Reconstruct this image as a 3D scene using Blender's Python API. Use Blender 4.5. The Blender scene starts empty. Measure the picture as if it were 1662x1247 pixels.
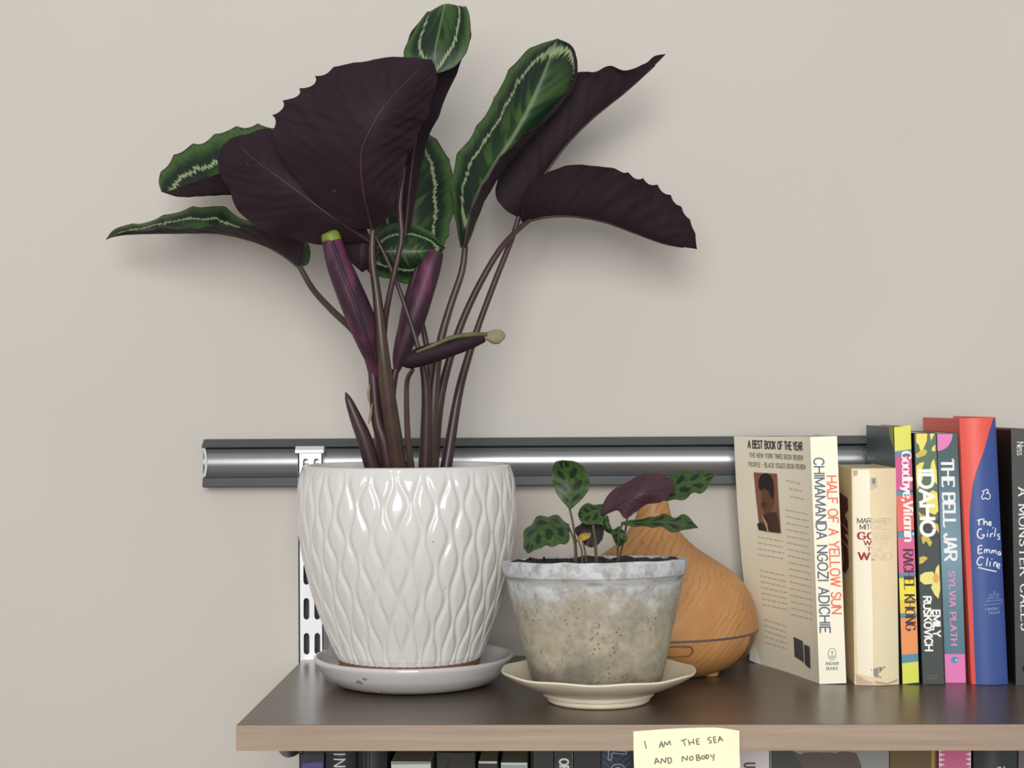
import bpy, bmesh, math, random
from mathutils import Vector, Matrix, noise
random.seed(7)
scene = bpy.context.scene
COL = scene.collection

# ------------------------------------------------------------------ camera
FPX, CXP, CYP = 2737.0, 831.0, 623.5
YAW, PITCH, ROLL = 0.028, 0.0133, 0.0063
ZS = 1.30                                   # top of the shelf board
CAM = Vector((0.0, -1.551, ZS + 0.2283))
fw = Vector((-math.sin(YAW) * math.cos(PITCH), math.cos(YAW) * math.cos(PITCH), math.sin(PITCH)))
r0 = Vector((math.cos(YAW), math.sin(YAW), 0))
u0 = r0.cross(fw)
cr = r0 * math.cos(ROLL) - u0 * math.sin(ROLL)
cu = u0 * math.cos(ROLL) + r0 * math.sin(ROLL)
cam = bpy.data.cameras.new('camera')
cam.sensor_fit = 'HORIZONTAL'
cam.sensor_width = 36.0
cam.lens = FPX / 1662.0 * 36.0
cam.clip_start = 0.05
camo = bpy.data.objects.new('camera', cam)
M = Matrix((cr, cu, -fw)).transposed().to_4x4()
M.translation = CAM
camo.matrix_world = M
COL.objects.link(camo)
scene.camera = camo

# ------------------------------------------------------------------ world, window light, exposure
world = bpy.data.worlds.new('room_light')
scene.world = world
world.use_nodes = True
world.node_tree.nodes['Background'].inputs[0].default_value = (0.98, 0.99, 1.0, 1)
world.node_tree.nodes['Background'].inputs[1].default_value = 0.47
for wx, wwid, wen in ((0.12, 0.80, 53), (-0.54, 0.46, 24)):      # two panes of the window behind the viewer
    al = bpy.data.lights.new('window_light', 'AREA')
    al.shape = 'RECTANGLE'
    al.size, al.size_y = wwid, 1.6
    al.energy = wen
    al.color = (1.0, 0.992, 0.972)
    alo = bpy.data.objects.new('window_light', al)
    alo.location = (wx, -3.3, CAM.z + 0.60)
    alo.rotation_euler = (math.radians(90), 0, 0)
    COL.objects.link(alo)
scene.view_settings.view_transform = 'Standard'
scene.view_settings.look = 'None'
scene.view_settings.gamma = 1.0
scene.view_settings.use_curve_mapping = False
scene.view_settings.exposure = 0.0


# ------------------------------------------------------------------ pixel helpers
def ray(px, py):
    return (fw + cr * ((px - CXP) / FPX) - cu * ((py - CYP) / FPX)).normalized()


def at(px, py, Y):
    d = ray(px, py)
    return CAM + d * ((Y - CAM.y) / d.y)


def on_z(px, py, z=ZS):
    d = ray(px, py)
    return CAM + d * ((z - CAM.z) / d.z)


def mpp(Y):                                  # metres per pixel at depth Y
    return (Y - CAM.y) / FPX


# ------------------------------------------------------------------ materials
def lin(c):
    return tuple(((v / 255) / 12.92 if v / 255 <= 0.04045 else ((v / 255 + 0.055) / 1.055) ** 2.4) for v in c) + (1.0,)


def new_mat(name):
    m = bpy.data.materials.new(name)
    m.use_nodes = True
    nt = m.node_tree
    return m, nt, nt.nodes['Principled BSDF']


def node(nt, t, ins=None, **props):
    n = nt.nodes.new(t)
    for k, v in props.items():
        setattr(n, k, v)
    for k, v in (ins or {}).items():
        if isinstance(v, bpy.types.NodeSocket):
            nt.links.new(v, n.inputs[k])
        else:
            n.inputs[k].default_value = v
    return n


def ramp(nt, fac, stops, interp='LINEAR'):
    n = nt.nodes.new('ShaderNodeValToRGB')
    n.color_ramp.interpolation = interp
    e = n.color_ramp.elements
    while len(e) < len(stops):
        e.new(0.5)
    for i, (p, c) in enumerate(stops):
        e[i].position = p
        e[i].color = c if len(c) == 4 else lin(c)
    nt.links.new(fac, n.inputs[0])
    return n.outputs[0]


def mth(nt, op, a, b=0.0, c=0.0):
    n = nt.nodes.new('ShaderNodeMath')
    n.operation = op
    for i, v in enumerate((a, b, c)):
        if isinstance(v, bpy.types.NodeSocket):
            nt.links.new(v, n.inputs[i])
        else:
            n.inputs[i].default_value = v
    return n.outputs[0]


def mix(nt, fac, a, b):
    n = nt.nodes.new('ShaderNodeMix')
    n.data_type = 'RGBA'
    for i, v in ((0, fac), (6, a), (7, b)):
        if isinstance(v, bpy.types.NodeSocket):
            nt.links.new(v, n.inputs[i])
        else:
            n.inputs[i].default_value = v
    return n.outputs[2]


def bump(nt, b, h, strength=0.2, dist=0.001):
    n = node(nt, 'ShaderNodeBump', {'Height': h, 'Strength': strength, 'Distance': dist})
    nt.links.new(n.outputs[0], b.inputs['Normal'])


def plain(name, rgb, rough=0.5, metal=0.0, var=0.0, scale=30.0, spec=0.5, coat=0.0):
    m, nt, b = new_mat(name)
    b.inputs['Roughness'].default_value = rough
    b.inputs['Metallic'].default_value = metal
    b.inputs['Specular IOR Level'].default_value = spec
    b.inputs['Coat Weight'].default_value = coat
    c = lin(rgb)
    if var > 0:
        tc = node(nt, 'ShaderNodeTexCoord')
        nz = node(nt, 'ShaderNodeTexNoise', {'Vector': tc.outputs['Object'], 'Scale': scale, 'Detail': 4.0})
        lo = tuple(max(0, v * (1 - var)) for v in c[:3]) + (1,)
        hi = tuple(min(1, v * (1 + var)) for v in c[:3]) + (1,)
        nt.links.new(ramp(nt, nz.outputs[0], [(0.3, lo), (0.7, hi)]), b.inputs['Base Color'])
    else:
        b.inputs['Base Color'].default_value = c
    return m


def wall_mat():
    m, nt, b = new_mat('wall_paint')
    tc = node(nt, 'ShaderNodeTexCoord')
    n1 = node(nt, 'ShaderNodeTexNoise', {'Vector': tc.outputs['Object'], 'Scale': 2.5, 'Detail': 3.0})
    n2 = node(nt, 'ShaderNodeTexNoise', {'Vector': tc.outputs['Object'], 'Scale': 260.0, 'Detail': 3.0})
    nt.links.new(ramp(nt, n1.outputs[0], [(0.3, (200, 194, 186)), (0.7, (204, 199, 191))]), b.inputs['Base Color'])
    b.inputs['Roughness'].default_value = 0.75
    b.inputs['Specular IOR Level'].default_value = 0.25
    bump(nt, b, n2.outputs[0], 0.08, 0.0006)
    return m


def laminate(name, c1, c2, rough, sc=(3, 60, 60)):
    m, nt, b = new_mat(name)
    tc = node(nt, 'ShaderNodeTexCoord')
    mp = node(nt, 'ShaderNodeMapping', {'Vector': tc.outputs['Object'], 'Scale': sc})
    n1 = node(nt, 'ShaderNodeTexNoise', {'Vector': mp.outputs[0], 'Scale': 1.6, 'Detail': 7.0, 'Roughness': 0.65})
    nt.links.new(ramp(nt, n1.outputs[0], [(0.3, c1), (0.7, c2)]), b.inputs['Base Color'])
    b.inputs['Roughness'].default_value = rough
    bump(nt, b, n1.outputs[0], 0.05, 0.0004)
    return m


def metal(name, rgb, rough, brushed=True):
    m, nt, b = new_mat(name)
    b.inputs['Base Color'].default_value = lin(rgb)
    b.inputs['Metallic'].default_value = 1.0
    b.inputs['Roughness'].default_value = rough
    if brushed:
        tc = node(nt, 'ShaderNodeTexCoord')
        mp = node(nt, 'ShaderNodeMapping', {'Vector': tc.outputs['Object'], 'Scale': (6, 900, 900)})
        n1 = node(nt, 'ShaderNodeTexNoise', {'Vector': mp.outputs[0], 'Scale': 1.0, 'Detail': 2.0})
        nt.links.new(mth(nt, 'MULTIPLY_ADD', n1.outputs[0], 0.08, rough - 0.04), b.inputs['Roughness'])
    return m


def glaze_mat(name, rgb, stain):
    m, nt, b = new_mat(name)
    tc = node(nt, 'ShaderNodeTexCoord')
    n1 = node(nt, 'ShaderNodeTexNoise', {'Vector': tc.outputs['Object'], 'Scale': 22.0, 'Detail': 4.0})
    n2 = node(nt, 'ShaderNodeTexNoise', {'Vector': tc.outputs['Object'], 'Scale': 420.0, 'Detail': 2.0})
    c = mix(nt, ramp(nt, n1.outputs[0], [(0.55, (0, 0, 0)), (0.8, (150, 150, 150))]), lin(rgb), lin(stain))
    sp = ramp(nt, n2.outputs[0], [(0.76, (0, 0, 0)), (0.79, (255, 255, 255))])
    c = mix(nt, sp, c, lin((120, 110, 100)))
    nt.links.new(c, b.inputs['Base Color'])
    b.inputs['Roughness'].default_value = 0.16
    b.inputs['Coat Weight'].default_value = 0.6
    b.inputs['Coat Roughness'].default_value = 0.05
    return m


def old_pot_mat():
    m, nt, b = new_mat('weathered_clay')
    tc = node(nt, 'ShaderNodeTexCoord')
    sep = node(nt, 'ShaderNodeSeparateXYZ', {'Vector': tc.outputs['Object']})
    nz = node(nt, 'ShaderNodeTexNoise', {'Vector': tc.outputs['Object'], 'Scale': 34.0, 'Detail': 6.0, 'Roughness': 0.6})
    nb = node(nt, 'ShaderNodeTexNoise', {'Vector': tc.outputs['Object'], 'Scale': 95.0, 'Detail': 5.0, 'Roughness': 0.7})
    # mineral bands: height plus noise
    h = mth(nt, 'ADD', mth(nt, 'MULTIPLY', sep.outputs[2], 8.6), mth(nt, 'MULTIPLY', mth(nt, 'SUBTRACT', nz.outputs[0], 0.5), 0.75))
    c = ramp(nt, h, [(0.08, (112, 106, 92)), (0.20, (152, 145, 126)), (0.34, (178, 170, 148)), (0.48, (164, 156, 140)), (0.58, (178, 172, 160)), (0.68, (194, 196, 198)), (0.8, (204, 208, 213)), (1.0, (192, 197, 204))])
    c = mix(nt, ramp(nt, nb.outputs[0], [(0.36, (215, 215, 215)), (0.56, (0, 0, 0))]), c, lin((134, 128, 114)))
    yl = mth(nt, 'MULTIPLY', ramp(nt, nz.outputs[0], [(0.52, (0, 0, 0)), (0.7, (255, 255, 255))]),
             ramp(nt, sep.outputs[2], [(0.02, (0, 0, 0)), (0.04, (200, 200, 200)), (0.055, (200, 200, 200)), (0.075, (0, 0, 0))]))
    c = mix(nt, yl, c, lin((192, 182, 148)))
    vo = node(nt, 'ShaderNodeTexVoronoi', {'Vector': tc.outputs['Object'], 'Scale': 260.0})
    n3 = node(nt, 'ShaderNodeTexNoise', {'Vector': tc.outputs['Object'], 'Scale': 55.0, 'Detail': 2.0})
    spot = mth(nt, 'MULTIPLY', ramp(nt, vo.outputs['Distance'], [(0.14, (235, 235, 235)), (0.32, (0, 0, 0))]),
               ramp(nt, n3.outputs[0], [(0.46, (0, 0, 0)), (0.58, (225, 225, 225))]))
    spot = mth(nt, 'MULTIPLY', spot, ramp(nt, sep.outputs[2], [(0.06, (255, 255, 255)), (0.082, (40, 40, 40))]))
    c = mix(nt, spot, c, lin((70, 64, 54)))
    line = mth(nt, 'MULTIPLY', ramp(nt, mth(nt, 'ADD', sep.outputs[2], mth(nt, 'MULTIPLY', nz.outputs[0], 0.004)), [(0.0845, (0, 0, 0)), (0.0858, (255, 255, 255)), (0.0868, (255, 255, 255)), (0.0885, (0, 0, 0))]),
               ramp(nt, nb.outputs[0], [(0.42, (30, 30, 30)), (0.58, (220, 220, 220))]))
    c = mix(nt, line, c, lin((84, 78, 72)))
    nt.links.new(c, b.inputs['Base Color'])
    b.inputs['Roughness'].default_value = 0.85
    bump(nt, b, nb.outputs[0], 0.35, 0.0012)
    return m


def wood_mat():
    m, nt, b = new_mat('printed_wood_grain')
    tc = node(nt, 'ShaderNodeTexCoord')
    rot = (0.15, 0.72, 0.2)
    mp = node(nt, 'ShaderNodeMapping', {'Vector': tc.outputs['Object'], 'Rotation': rot, 'Scale': (1, 1, 6.5)}, vector_type='TEXTURE')
    n0 = node(nt, 'ShaderNodeTexNoise', {'Vector': mp.outputs[0], 'Scale': 30.0, 'Detail': 2.0})
    wv = node(nt, 'ShaderNodeTexWave', {'Vector': mp.outputs[0], 'Scale': 58.0, 'Distortion': 5.5, 'Detail': 3.0, 'Detail Scale': 1.6, 'Detail Roughness': 0.6})
    wv.bands_direction = 'X'
    wv.wave_profile = 'SAW'
    n1 = node(nt, 'ShaderNodeTexNoise', {'Vector': mp.outputs[0], 'Scale': 16.0, 'Detail': 3.0})
    fine = node(nt, 'ShaderNodeTexNoise', {'Vector': mp.outputs[0], 'Scale': 260.0, 'Detail': 3.0})
    c = ramp(nt, n1.outputs[0], [(0.3, (178, 126, 74)), (0.5, (200, 146, 90)), (0.7, (184, 130, 80))])
    line = mth(nt, 'MULTIPLY', ramp(nt, wv.outputs['Fac'], [(0.0, (0, 0, 0)), (0.72, (20, 20, 20)), (0.95, (190, 190, 190)), (1.0, (225, 225, 225))]),
               ramp(nt, n0.outputs[0], [(0.36, (60, 60, 60)), (0.55, (250, 250, 250))]))
    c = mix(nt, line, c, lin((136, 82, 42)))
    c = mix(nt, ramp(nt, fine.outputs[0], [(0.45, (0, 0, 0)), (0.75, (110, 110, 110))]), c, lin((150, 98, 54)))
    # one dark brown streak on the lower right flank
    s = node(nt, 'ShaderNodeSeparateXYZ', {'Vector': tc.outputs['Object']})
    ang = mth(nt, 'ARCTAN2', s.outputs[0], mth(nt, 'MULTIPLY', s.outputs[1], -1.0))
    d = mth(nt, 'ABSOLUTE', mth(nt, 'SUBTRACT', ang, mth(nt, 'MULTIPLY_ADD', n1.outputs[0], 0.12, 1.07)))
    st = mth(nt, 'MULTIPLY', ramp(nt, d, [(0.06, (235, 235, 235)), (0.10, (0, 0, 0))]),
             ramp(nt, s.outputs[2], [(0.0365, (255, 255, 255)), (0.0375, (0, 0, 0))]))
    c = mix(nt, st, c, lin((92, 52, 30)))
    nt.links.new(c, b.inputs['Base Color'])
    b.inputs['Roughness'].default_value = 0.45
    return m


def soil_mat():
    m, nt, b = new_mat('potting_soil')
    tc = node(nt, 'ShaderNodeTexCoord')
    nz = node(nt, 'ShaderNodeTexNoise', {'Vector': tc.outputs['Object'], 'Scale': 300.0, 'Detail': 4.0})
    nt.links.new(ramp(nt, nz.outputs[0], [(0.35, (22, 18, 15)), (0.62, (52, 43, 36)), (0.72, (96, 84, 70))]), b.inputs['Base Color'])
    b.inputs['Roughness'].default_value = 0.95
    bump(nt, b, nz.outputs[0], 0.8, 0.002)
    return m


def uv_uv(nt):
    uv = node(nt, 'ShaderNodeUVMap')
    s = node(nt, 'ShaderNodeSeparateXYZ', {'Vector': uv.outputs[0]})
    u = mth(nt, 'MULTIPLY_ADD', s.outputs[0], 2.0, -1.0)
    v = mth(nt, 'MULTIPLY_ADD', s.outputs[1], 2.0, -1.0)
    return uv, u, v


def medallion_mat():
    """Upper leaf face: dark centre, feathered strokes, a pale jagged ring, green margin."""
    m, nt, b = new_mat('medallion_leaf_top')
    uv, u, v = uv_uv(nt)
    au = mth(nt, 'ABSOLUTE', u)
    av = mth(nt, 'ABSOLUTE', mth(nt, 'MULTIPLY', v, 0.74))
    rho = mth(nt, 'POWER', mth(nt, 'ADD', mth(nt, 'POWER', au, 4.0), mth(nt, 'POWER', av, 4.0)), 0.25)
    # slanted vein coordinate
    sl = mth(nt, 'SUBTRACT', v, mth(nt, 'MULTIPLY', au, 0.35))
    cmb = node(nt, 'ShaderNodeCombineXYZ', {'X': mth(nt, 'MULTIPLY', sl, 22.0), 'Y': mth(nt, 'MULTIPLY', u, 1.2), 'Z': 0.0})
    jn = node(nt, 'ShaderNodeTexNoise', {'Vector': cmb.outputs[0], 'Scale': 1.6, 'Detail': 3.0, 'Roughness': 0.7})
    jag = mth(nt, 'MULTIPLY', mth(nt, 'SUBTRACT', jn.outputs[0], 0.5), 0.26)
    rj = mth(nt, 'ADD', rho, jag)
    dark, mid, light = (17, 34, 22), (36, 64, 30), (62, 90, 42)
    base = ramp(nt, rj, [(0.0, (38, 66, 32)), (0.2, (26, 50, 28)), (0.50, dark), (0.72, dark), (0.80, mid), (0.92, light), (0.975, (60, 82, 42)), (1.0, (52, 40, 38))])
    st = node(nt, 'ShaderNodeTexNoise', {'Vector': node(nt, 'ShaderNodeCombineXYZ', {'X': mth(nt, 'MULTIPLY', sl, 4.2), 'Y': mth(nt, 'MULTIPLY', u, 0.8), 'Z': 3.0}).outputs[0], 'Scale': 1.7, 'Detail': 1.0})
    strokes = mth(nt, 'MULTIPLY', ramp(nt, st.outputs[0], [(0.5, (0, 0, 0)), (0.6, (255, 255, 255))]),
                  ramp(nt, rj, [(0.08, (255, 255, 255)), (0.42, (200, 200, 200)), (0.55, (0, 0, 0))]))
    base = mix(nt, strokes, base, lin((58, 88, 38)))
    ring = ramp(nt, rj, [(0.545, (0, 0, 0)), (0.565, (215, 215, 215)), (0.60, (215, 215, 215)), (0.62, (0, 0, 0))])
    base = mix(nt, ring, base, lin((160, 180, 128)))
    rib = ramp(nt, au, [(0.0, (190, 190, 190)), (0.025, (160, 160, 160)), (0.05, (0, 0, 0))])
    base = mix(nt, rib, base, lin((118, 140, 84)))
    nt.links.new(base, b.inputs['Base Color'])
    b.inputs['Roughness'].default_value = 0.42
    b.inputs['Specular IOR Level'].default_value = 0.35
    bump(nt, b, jn.outputs[0], 0.12, 0.001)
    return m


def under_mat(name, c1, c2, rough=0.55, spec=0.3):
    m, nt, b = new_mat(name)
    uv, u, v = uv_uv(nt)
    au = mth(nt, 'ABSOLUTE', u)
    sl = mth(nt, 'SUBTRACT', v, mth(nt, 'MULTIPLY', au, 0.45))
    cmb = node(nt, 'ShaderNodeCombineXYZ', {'X': mth(nt, 'MULTIPLY', sl, 9.0), 'Y': u, 'Z': 0.0})
    nz = node(nt, 'ShaderNodeTexNoise', {'Vector': cmb.outputs[0], 'Scale': 1.3, 'Detail': 4.0})
    c = ramp(nt, nz.outputs[0], [(0.3, c1), (0.7, c2)])
    tc = node(nt, 'ShaderNodeTexCoord')
    vo = node(nt, 'ShaderNodeTexVoronoi', {'Vector': tc.outputs['Object'], 'Scale': 85.0})
    n3 = node(nt, 'ShaderNodeTexNoise', {'Vector': tc.outputs['Object'], 'Scale': 40.0, 'Detail': 1.0})
    dust = mth(nt, 'MULTIPLY', ramp(nt, vo.outputs['Distance'], [(0.06, (150, 150, 150)), (0.14, (0, 0, 0))]),
               ramp(nt, n3.outputs[0], [(0.6, (0, 0, 0)), (0.66, (255, 255, 255))]))
    c = mix(nt, dust, c, lin((140, 128, 128)))
    nt.links.new(c, b.inputs['Base Color'])
    b.inputs['Roughness'].default_value = rough
    b.inputs['Specular IOR Level'].default_value = spec
    bump(nt, b, nz.outputs[0], 0.25, 0.0015)
    return m


def rolled_mat():
    m, nt, b = new_mat('rolled_leaf_purple')
    tc = node(nt, 'ShaderNodeTexCoord')
    mp = node(nt, 'ShaderNodeMapping', {'Vector': tc.outputs['Object'], 'Scale': (60, 60, 22)})
    nz = node(nt, 'ShaderNodeTexNoise', {'Vector': mp.outputs[0], 'Scale': 1.0, 'Detail': 4.0})
    nt.links.new(ramp(nt, nz.outputs[0], [(0.32, (40, 25, 36)), (0.52, (60, 34, 50)), (0.66, (98, 48, 76)), (0.74, (116, 58, 88))]), b.inputs['Base Color'])  # pinker noise patches paint the highlights of the roll into the colour
    b.inputs['Roughness'].default_value = 0.5
    b.inputs['Specular IOR Level'].default_value = 0.3
    return m


def blotch_mat():
    """Small prayer-plant leaf: mid green with dark blotches in two rows beside the midrib."""
    m, nt, b = new_mat('blotched_leaf_top')
    uv, u, v = uv_uv(nt)
    au = mth(nt, 'ABSOLUTE', u)
    sl = mth(nt, 'SUBTRACT', v, mth(nt, 'MULTIPLY', au, 0.30))
    ph = mth(nt, 'ABSOLUTE', mth(nt, 'SUBTRACT', mth(nt, 'FRACT', mth(nt, 'MULTIPLY', mth(nt, 'ADD', sl, mth(nt, 'MULTIPLY', mth(nt, 'SIGN', u), 0.0)), 2.2)), 0.5))
    d = mth(nt, 'SQRT', mth(nt, 'ADD', mth(nt, 'POWER', mth(nt, 'DIVIDE', ph, 0.33), 2.0), mth(nt, 'POWER', mth(nt, 'DIVIDE', mth(nt, 'SUBTRACT', au, 0.42), 0.30), 2.0)))
    nz = node(nt, 'ShaderNodeTexNoise', {'Vector': uv.outputs[0], 'Scale': 12.0, 'Detail': 3.0})
    dd = mth(nt, 'ADD', d, mth(nt, 'MULTIPLY', mth(nt, 'SUBTRACT', nz.outputs[0], 0.5), 0.5))
    g = ramp(nt, nz.outputs[0], [(0.3, (40, 62, 28)), (0.7, (64, 90, 42))])
    c = mix(nt, ramp(nt, dd, [(0.8, (255, 255, 255)), (1.02, (0, 0, 0))]), g, lin((20, 40, 24)))
    rib = ramp(nt, au, [(0.0, (130, 130, 130)), (0.05, (0, 0, 0))])
    c = mix(nt, rib, c, lin((96, 124, 66)))
    nt.links.new(c, b.inputs['Base Color'])
    b.inputs['Roughness'].default_value = 0.45
    b.inputs['Specular IOR Level'].default_value = 0.35
    return m


def page_mat():
    m, nt, b = new_mat('page_edges')
    tc = node(nt, 'ShaderNodeTexCoord')
    mp = node(nt, 'ShaderNodeMapping', {'Vector': tc.outputs['Object'], 'Scale': (2600, 5, 5)})
    n1 = node(nt, 'ShaderNodeTexNoise', {'Vector': mp.outputs[0], 'Scale': 1.0, 'Detail': 2.0})
    nt.links.new(ramp(nt, n1.outputs[0], [(0.3, (176, 160, 132)), (0.7, (214, 202, 176))]), b.inputs['Base Color'])
    b.inputs['Roughness'].default_value = 0.9
    return m


MAT = {
    'wall': wall_mat(),
    'floor': laminate('floor_wood', (120, 90, 62), (150, 116, 84), 0.5),
    'shelf_top': laminate('shelf_laminate_dark', (82, 70, 59), (100, 86, 73), 0.30),
    'shelf_edge': laminate('shelf_edge_band', (146, 126, 108), (168, 148, 128), 0.5, (4, 60, 130)),
    'rail': plain('rail_metal', (148, 150, 153), 0.3, 0.65),
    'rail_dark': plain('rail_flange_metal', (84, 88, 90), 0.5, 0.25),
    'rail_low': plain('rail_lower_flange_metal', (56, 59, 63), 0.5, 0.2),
    'white_metal': plain('bright_plated_metal', (225, 226, 228), 0.3, 0.35),
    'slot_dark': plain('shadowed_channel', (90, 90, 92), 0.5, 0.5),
    'bracket': metal('bracket_metal', (120, 122, 126), 0.4, False),
    'glaze': glaze_mat('white_glaze', (214, 212, 208), (205, 200, 195)),
    'saucer_glaze': glaze_mat('saucer_glaze', (200, 198, 196), (172, 164, 162)),
    'terracotta': plain('bare_terracotta', (128, 88, 68), 0.85, 0, 0.2, 80),
    'old_pot': old_pot_mat(),
    'cream': plain('cream_earthenware', (226, 214, 190), 0.35, 0, 0.05, 40, 0.5, 0.2),
    'wood': wood_mat(),
    'seam': plain('grey_seam', (96, 84, 76), 0.5),
    'soil': soil_mat(),
    'leaf_top': medallion_mat(),
    'leaf_under': under_mat('purple_leaf_underside', (37, 25, 32), (47, 33, 40), 0.62, 0.16),
    'leaf_rolled': rolled_mat(),
    'lime': plain('lime_leaf_tip', (112, 134, 40), 0.5, 0, 0.2, 120),
    'olive': plain('olive_leaf_edge', (88, 92, 52), 0.5, 0, 0.2, 120),
    'dry': plain('dry_leaf', (138, 128, 102), 0.8, 0, 0.25, 160),
    'stem': plain('purple_stem', (60, 38, 40), 0.4, 0, 0.3, 40),
    'stem_green': plain('olive_stem', (68, 51, 42), 0.4, 0, 0.3, 40),
    'rib': plain('leaf_midrib', (60, 42, 42), 0.5, 0, 0.2, 60),
    'blotch': blotch_mat(),
    'blotch_under': under_mat('small_leaf_underside', (60, 39, 47), (76, 50, 58), 0.45),
    'dark_leaf': plain('dark_withered_leaf', (40, 28, 30), 0.6, 0, 0.3, 90),
    'yellow_leaf': plain('yellowing_leaf', (176, 146, 60), 0.5, 0, 0.25, 120),
    'thin_stem': plain('thin_green_stem', (88, 80, 58), 0.5, 0, 0.2, 90),
    'pages': page_mat(),
    'note': plain('yellow_note_paper', (252, 249, 212), 0.85),
}
_mc = {}


def P(rgb, rough=0.45, var=0.0, spec=0.4):
    k = (rgb, rough, var, spec)
    if k not in _mc:
        _mc[k] = plain('print_%02x%02x%02x' % rgb, rgb, rough, 0, var, 60, spec)
    return _mc[k]


# ------------------------------------------------------------------ mesh builder
class MB:
    def __init__(s):
        s.v, s.f, s.m, s.uv = [], [], [], {}

    def add(s, verts, faces, mi=0, uvs=None):
        o = len(s.v)
        s.v += [Vector(p) for p in verts]
        for f in faces:
            s.f.append([i + o for i in f])
            s.m.append(mi)
        if uvs:
            for i, t in enumerate(uvs):
                s.uv[i + o] = t
        return o

    def box(s, a, b, mi=0):
        (x0, y0, z0), (x1, y1, z1) = a, b
        v = [(x0, y0, z0), (x1, y0, z0), (x1, y1, z0), (x0, y1, z0), (x0, y0, z1), (x1, y0, z1), (x1, y1, z1), (x0, y1, z1)]
        s.add(v, [(0, 3, 2, 1), (4, 5, 6, 7), (0, 1, 5, 4), (1, 2, 6, 5), (2, 3, 7, 6), (3, 0, 4, 7)], mi)

    def grid(s, pts, mi=0, uvs=None, close_u=False, flip=False):
        """pts: rows of points"""
        R, C_ = len(pts), len(pts[0])
        fs = []
        for i in range(R - 1):
            for j in range(C_ if close_u else C_ - 1):
                k = (j + 1) % C_
                q = (i * C_ + j, i * C_ + k, (i + 1) * C_ + k, (i + 1) * C_ + j)
                fs.append(q[::-1] if flip else q)
        s.add([p for r in pts for p in r], fs, mi, [t for r in uvs for t in r] if uvs else None)

    def lathe(s, c, prof, n=96, mi=0, fn=None, tilt=0.0):
        """prof: (r, z) pairs, outer wall going up; open ends"""
        rows = []
        for i, (r, z) in enumerate(prof):
            row = []
            for j in range(n):
                a = 2 * math.pi * j / n
                rr = fn(a, r, z, i) if fn else r
                row.append(Vector((c[0] + rr * math.cos(a) - tilt * z, c[1] + rr * math.sin(a), c[2] + z)))
            rows.append(row)
        s.grid(rows, mi, None, True)

    def tube(s, pts, rad, n=10, mi=0, flat=1.0, cap=True, uvs=True):
        """pts 3-D points, rad radius per point; resampled smoothly by the caller"""
        rows, uvr = [], []
        N = len(pts)
        up = Vector((0, 1, 0))
        for i in range(N):
            t = (pts[min(i + 1, N - 1)] - pts[max(i - 1, 0)]).normalized()
            a = up.cross(t)
            if a.length < 1e-4:
                a = Vector((1, 0, 0))
            a.normalize()
            b_ = t.cross(a)
            rows.append([pts[i] + a * (rad[i] * math.cos(2 * math.pi * j / n)) + b_ * (rad[i] * flat * math.sin(2 * math.pi * j / n)) for j in range(n)])
            uvr.append([(j / n, i / (N - 1)) for j in range(n)])
        s.grid(rows, mi, uvr, True, True)
        if cap:
            o = len(s.v) - N * n
            s.f.append([o + j for j in range(n)]); s.m.append(mi)
            s.f.append([o + (N - 1) * n + j for j in range(n)][::-1]); s.m.append(mi)

    def build(s, name, mats, parent=None, smooth=True, bevel=0.0, angle=40):
        me = bpy.data.meshes.new(name)
        base = parent_world(parent) if parent else Vector((0, 0, 0))
        me.from_pydata([tuple(p - base) for p in s.v], [], s.f)
        if not isinstance(mats, (list, tuple)):
            mats = [mats]
        for m in mats:
            me.materials.append(MAT[m] if isinstance(m, str) else m)
        me.polygons.foreach_set('material_index', s.m)
        if s.uv:
            l = me.uv_layers.new(name='UVMap')
            for lp in me.loops:
                l.data[lp.index].uv = s.uv.get(lp.vertex_index, (0, 0))
        me.polygons.foreach_set('use_smooth', [smooth] * len(me.polygons))
        me.validate()
        me.update()
        o = bpy.data.objects.new(name, me)
        COL.objects.link(o)
        if parent:
            o.parent = parent
        if bevel > 0:
            bv = o.modifiers.new('bevel', 'BEVEL')
            bv.width = bevel
            bv.segments = 2
            bv.limit_method = 'ANGLE'
            bv.angle_limit = math.radians(35)
        if smooth and angle < 180:
            me.set_sharp_from_angle(angle=math.radians(angle))
        return o


def parent_world(o):
    p = Vector(o.location)
    while o.parent:
        o = o.parent
        p += Vector(o.location)
    return p


def thing(name, label, cat, loc, group=None):
    o = bpy.data.objects.new(name, None)
    o.empty_display_size = 0.02
    COL.objects.link(o)
    o.location = loc
    return tag(o, label, cat, group)


def tag(o, label, cat, group=None):
    o['label'] = label
    o['category'] = cat
    if group:
        o['group'] = group
    return o


def cat_rom(pts, n):
    """resample a polyline of tuples by Catmull-Rom, n points, chord-length parameter"""
    pts = [Vector(p) for p in pts]
    if len(pts) == 2:
        return [pts[0].lerp(pts[1], i / (n - 1)) for i in range(n)]
    d = [0.0]
    for a, b in zip(pts, pts[1:]):
        d.append(d[-1] + max(1e-6, (Vector(b[:2]) - Vector(a[:2])).length ** 0.8))
    out = []
    for i in range(n):
        t = d[-1] * i / (n - 1)
        k = 0
        while k < len(d) - 2 and t > d[k + 1]:
            k += 1
        s = (t - d[k]) / (d[k + 1] - d[k])
        p1, p2 = pts[k], pts[k + 1]
        p0 = pts[k - 1] if k > 0 else p1 * 2 - p2
        p3 = pts[k + 2] if k + 2 < len(pts) else p2 * 2 - p1
        out.append(0.5 * ((2 * p1) + (p2 - p0) * s + (2 * p0 - 5 * p1 + 4 * p2 - p3) * s * s + (3 * p1 - p0 - 3 * p2 + p3) * s ** 3))
    return out


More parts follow.
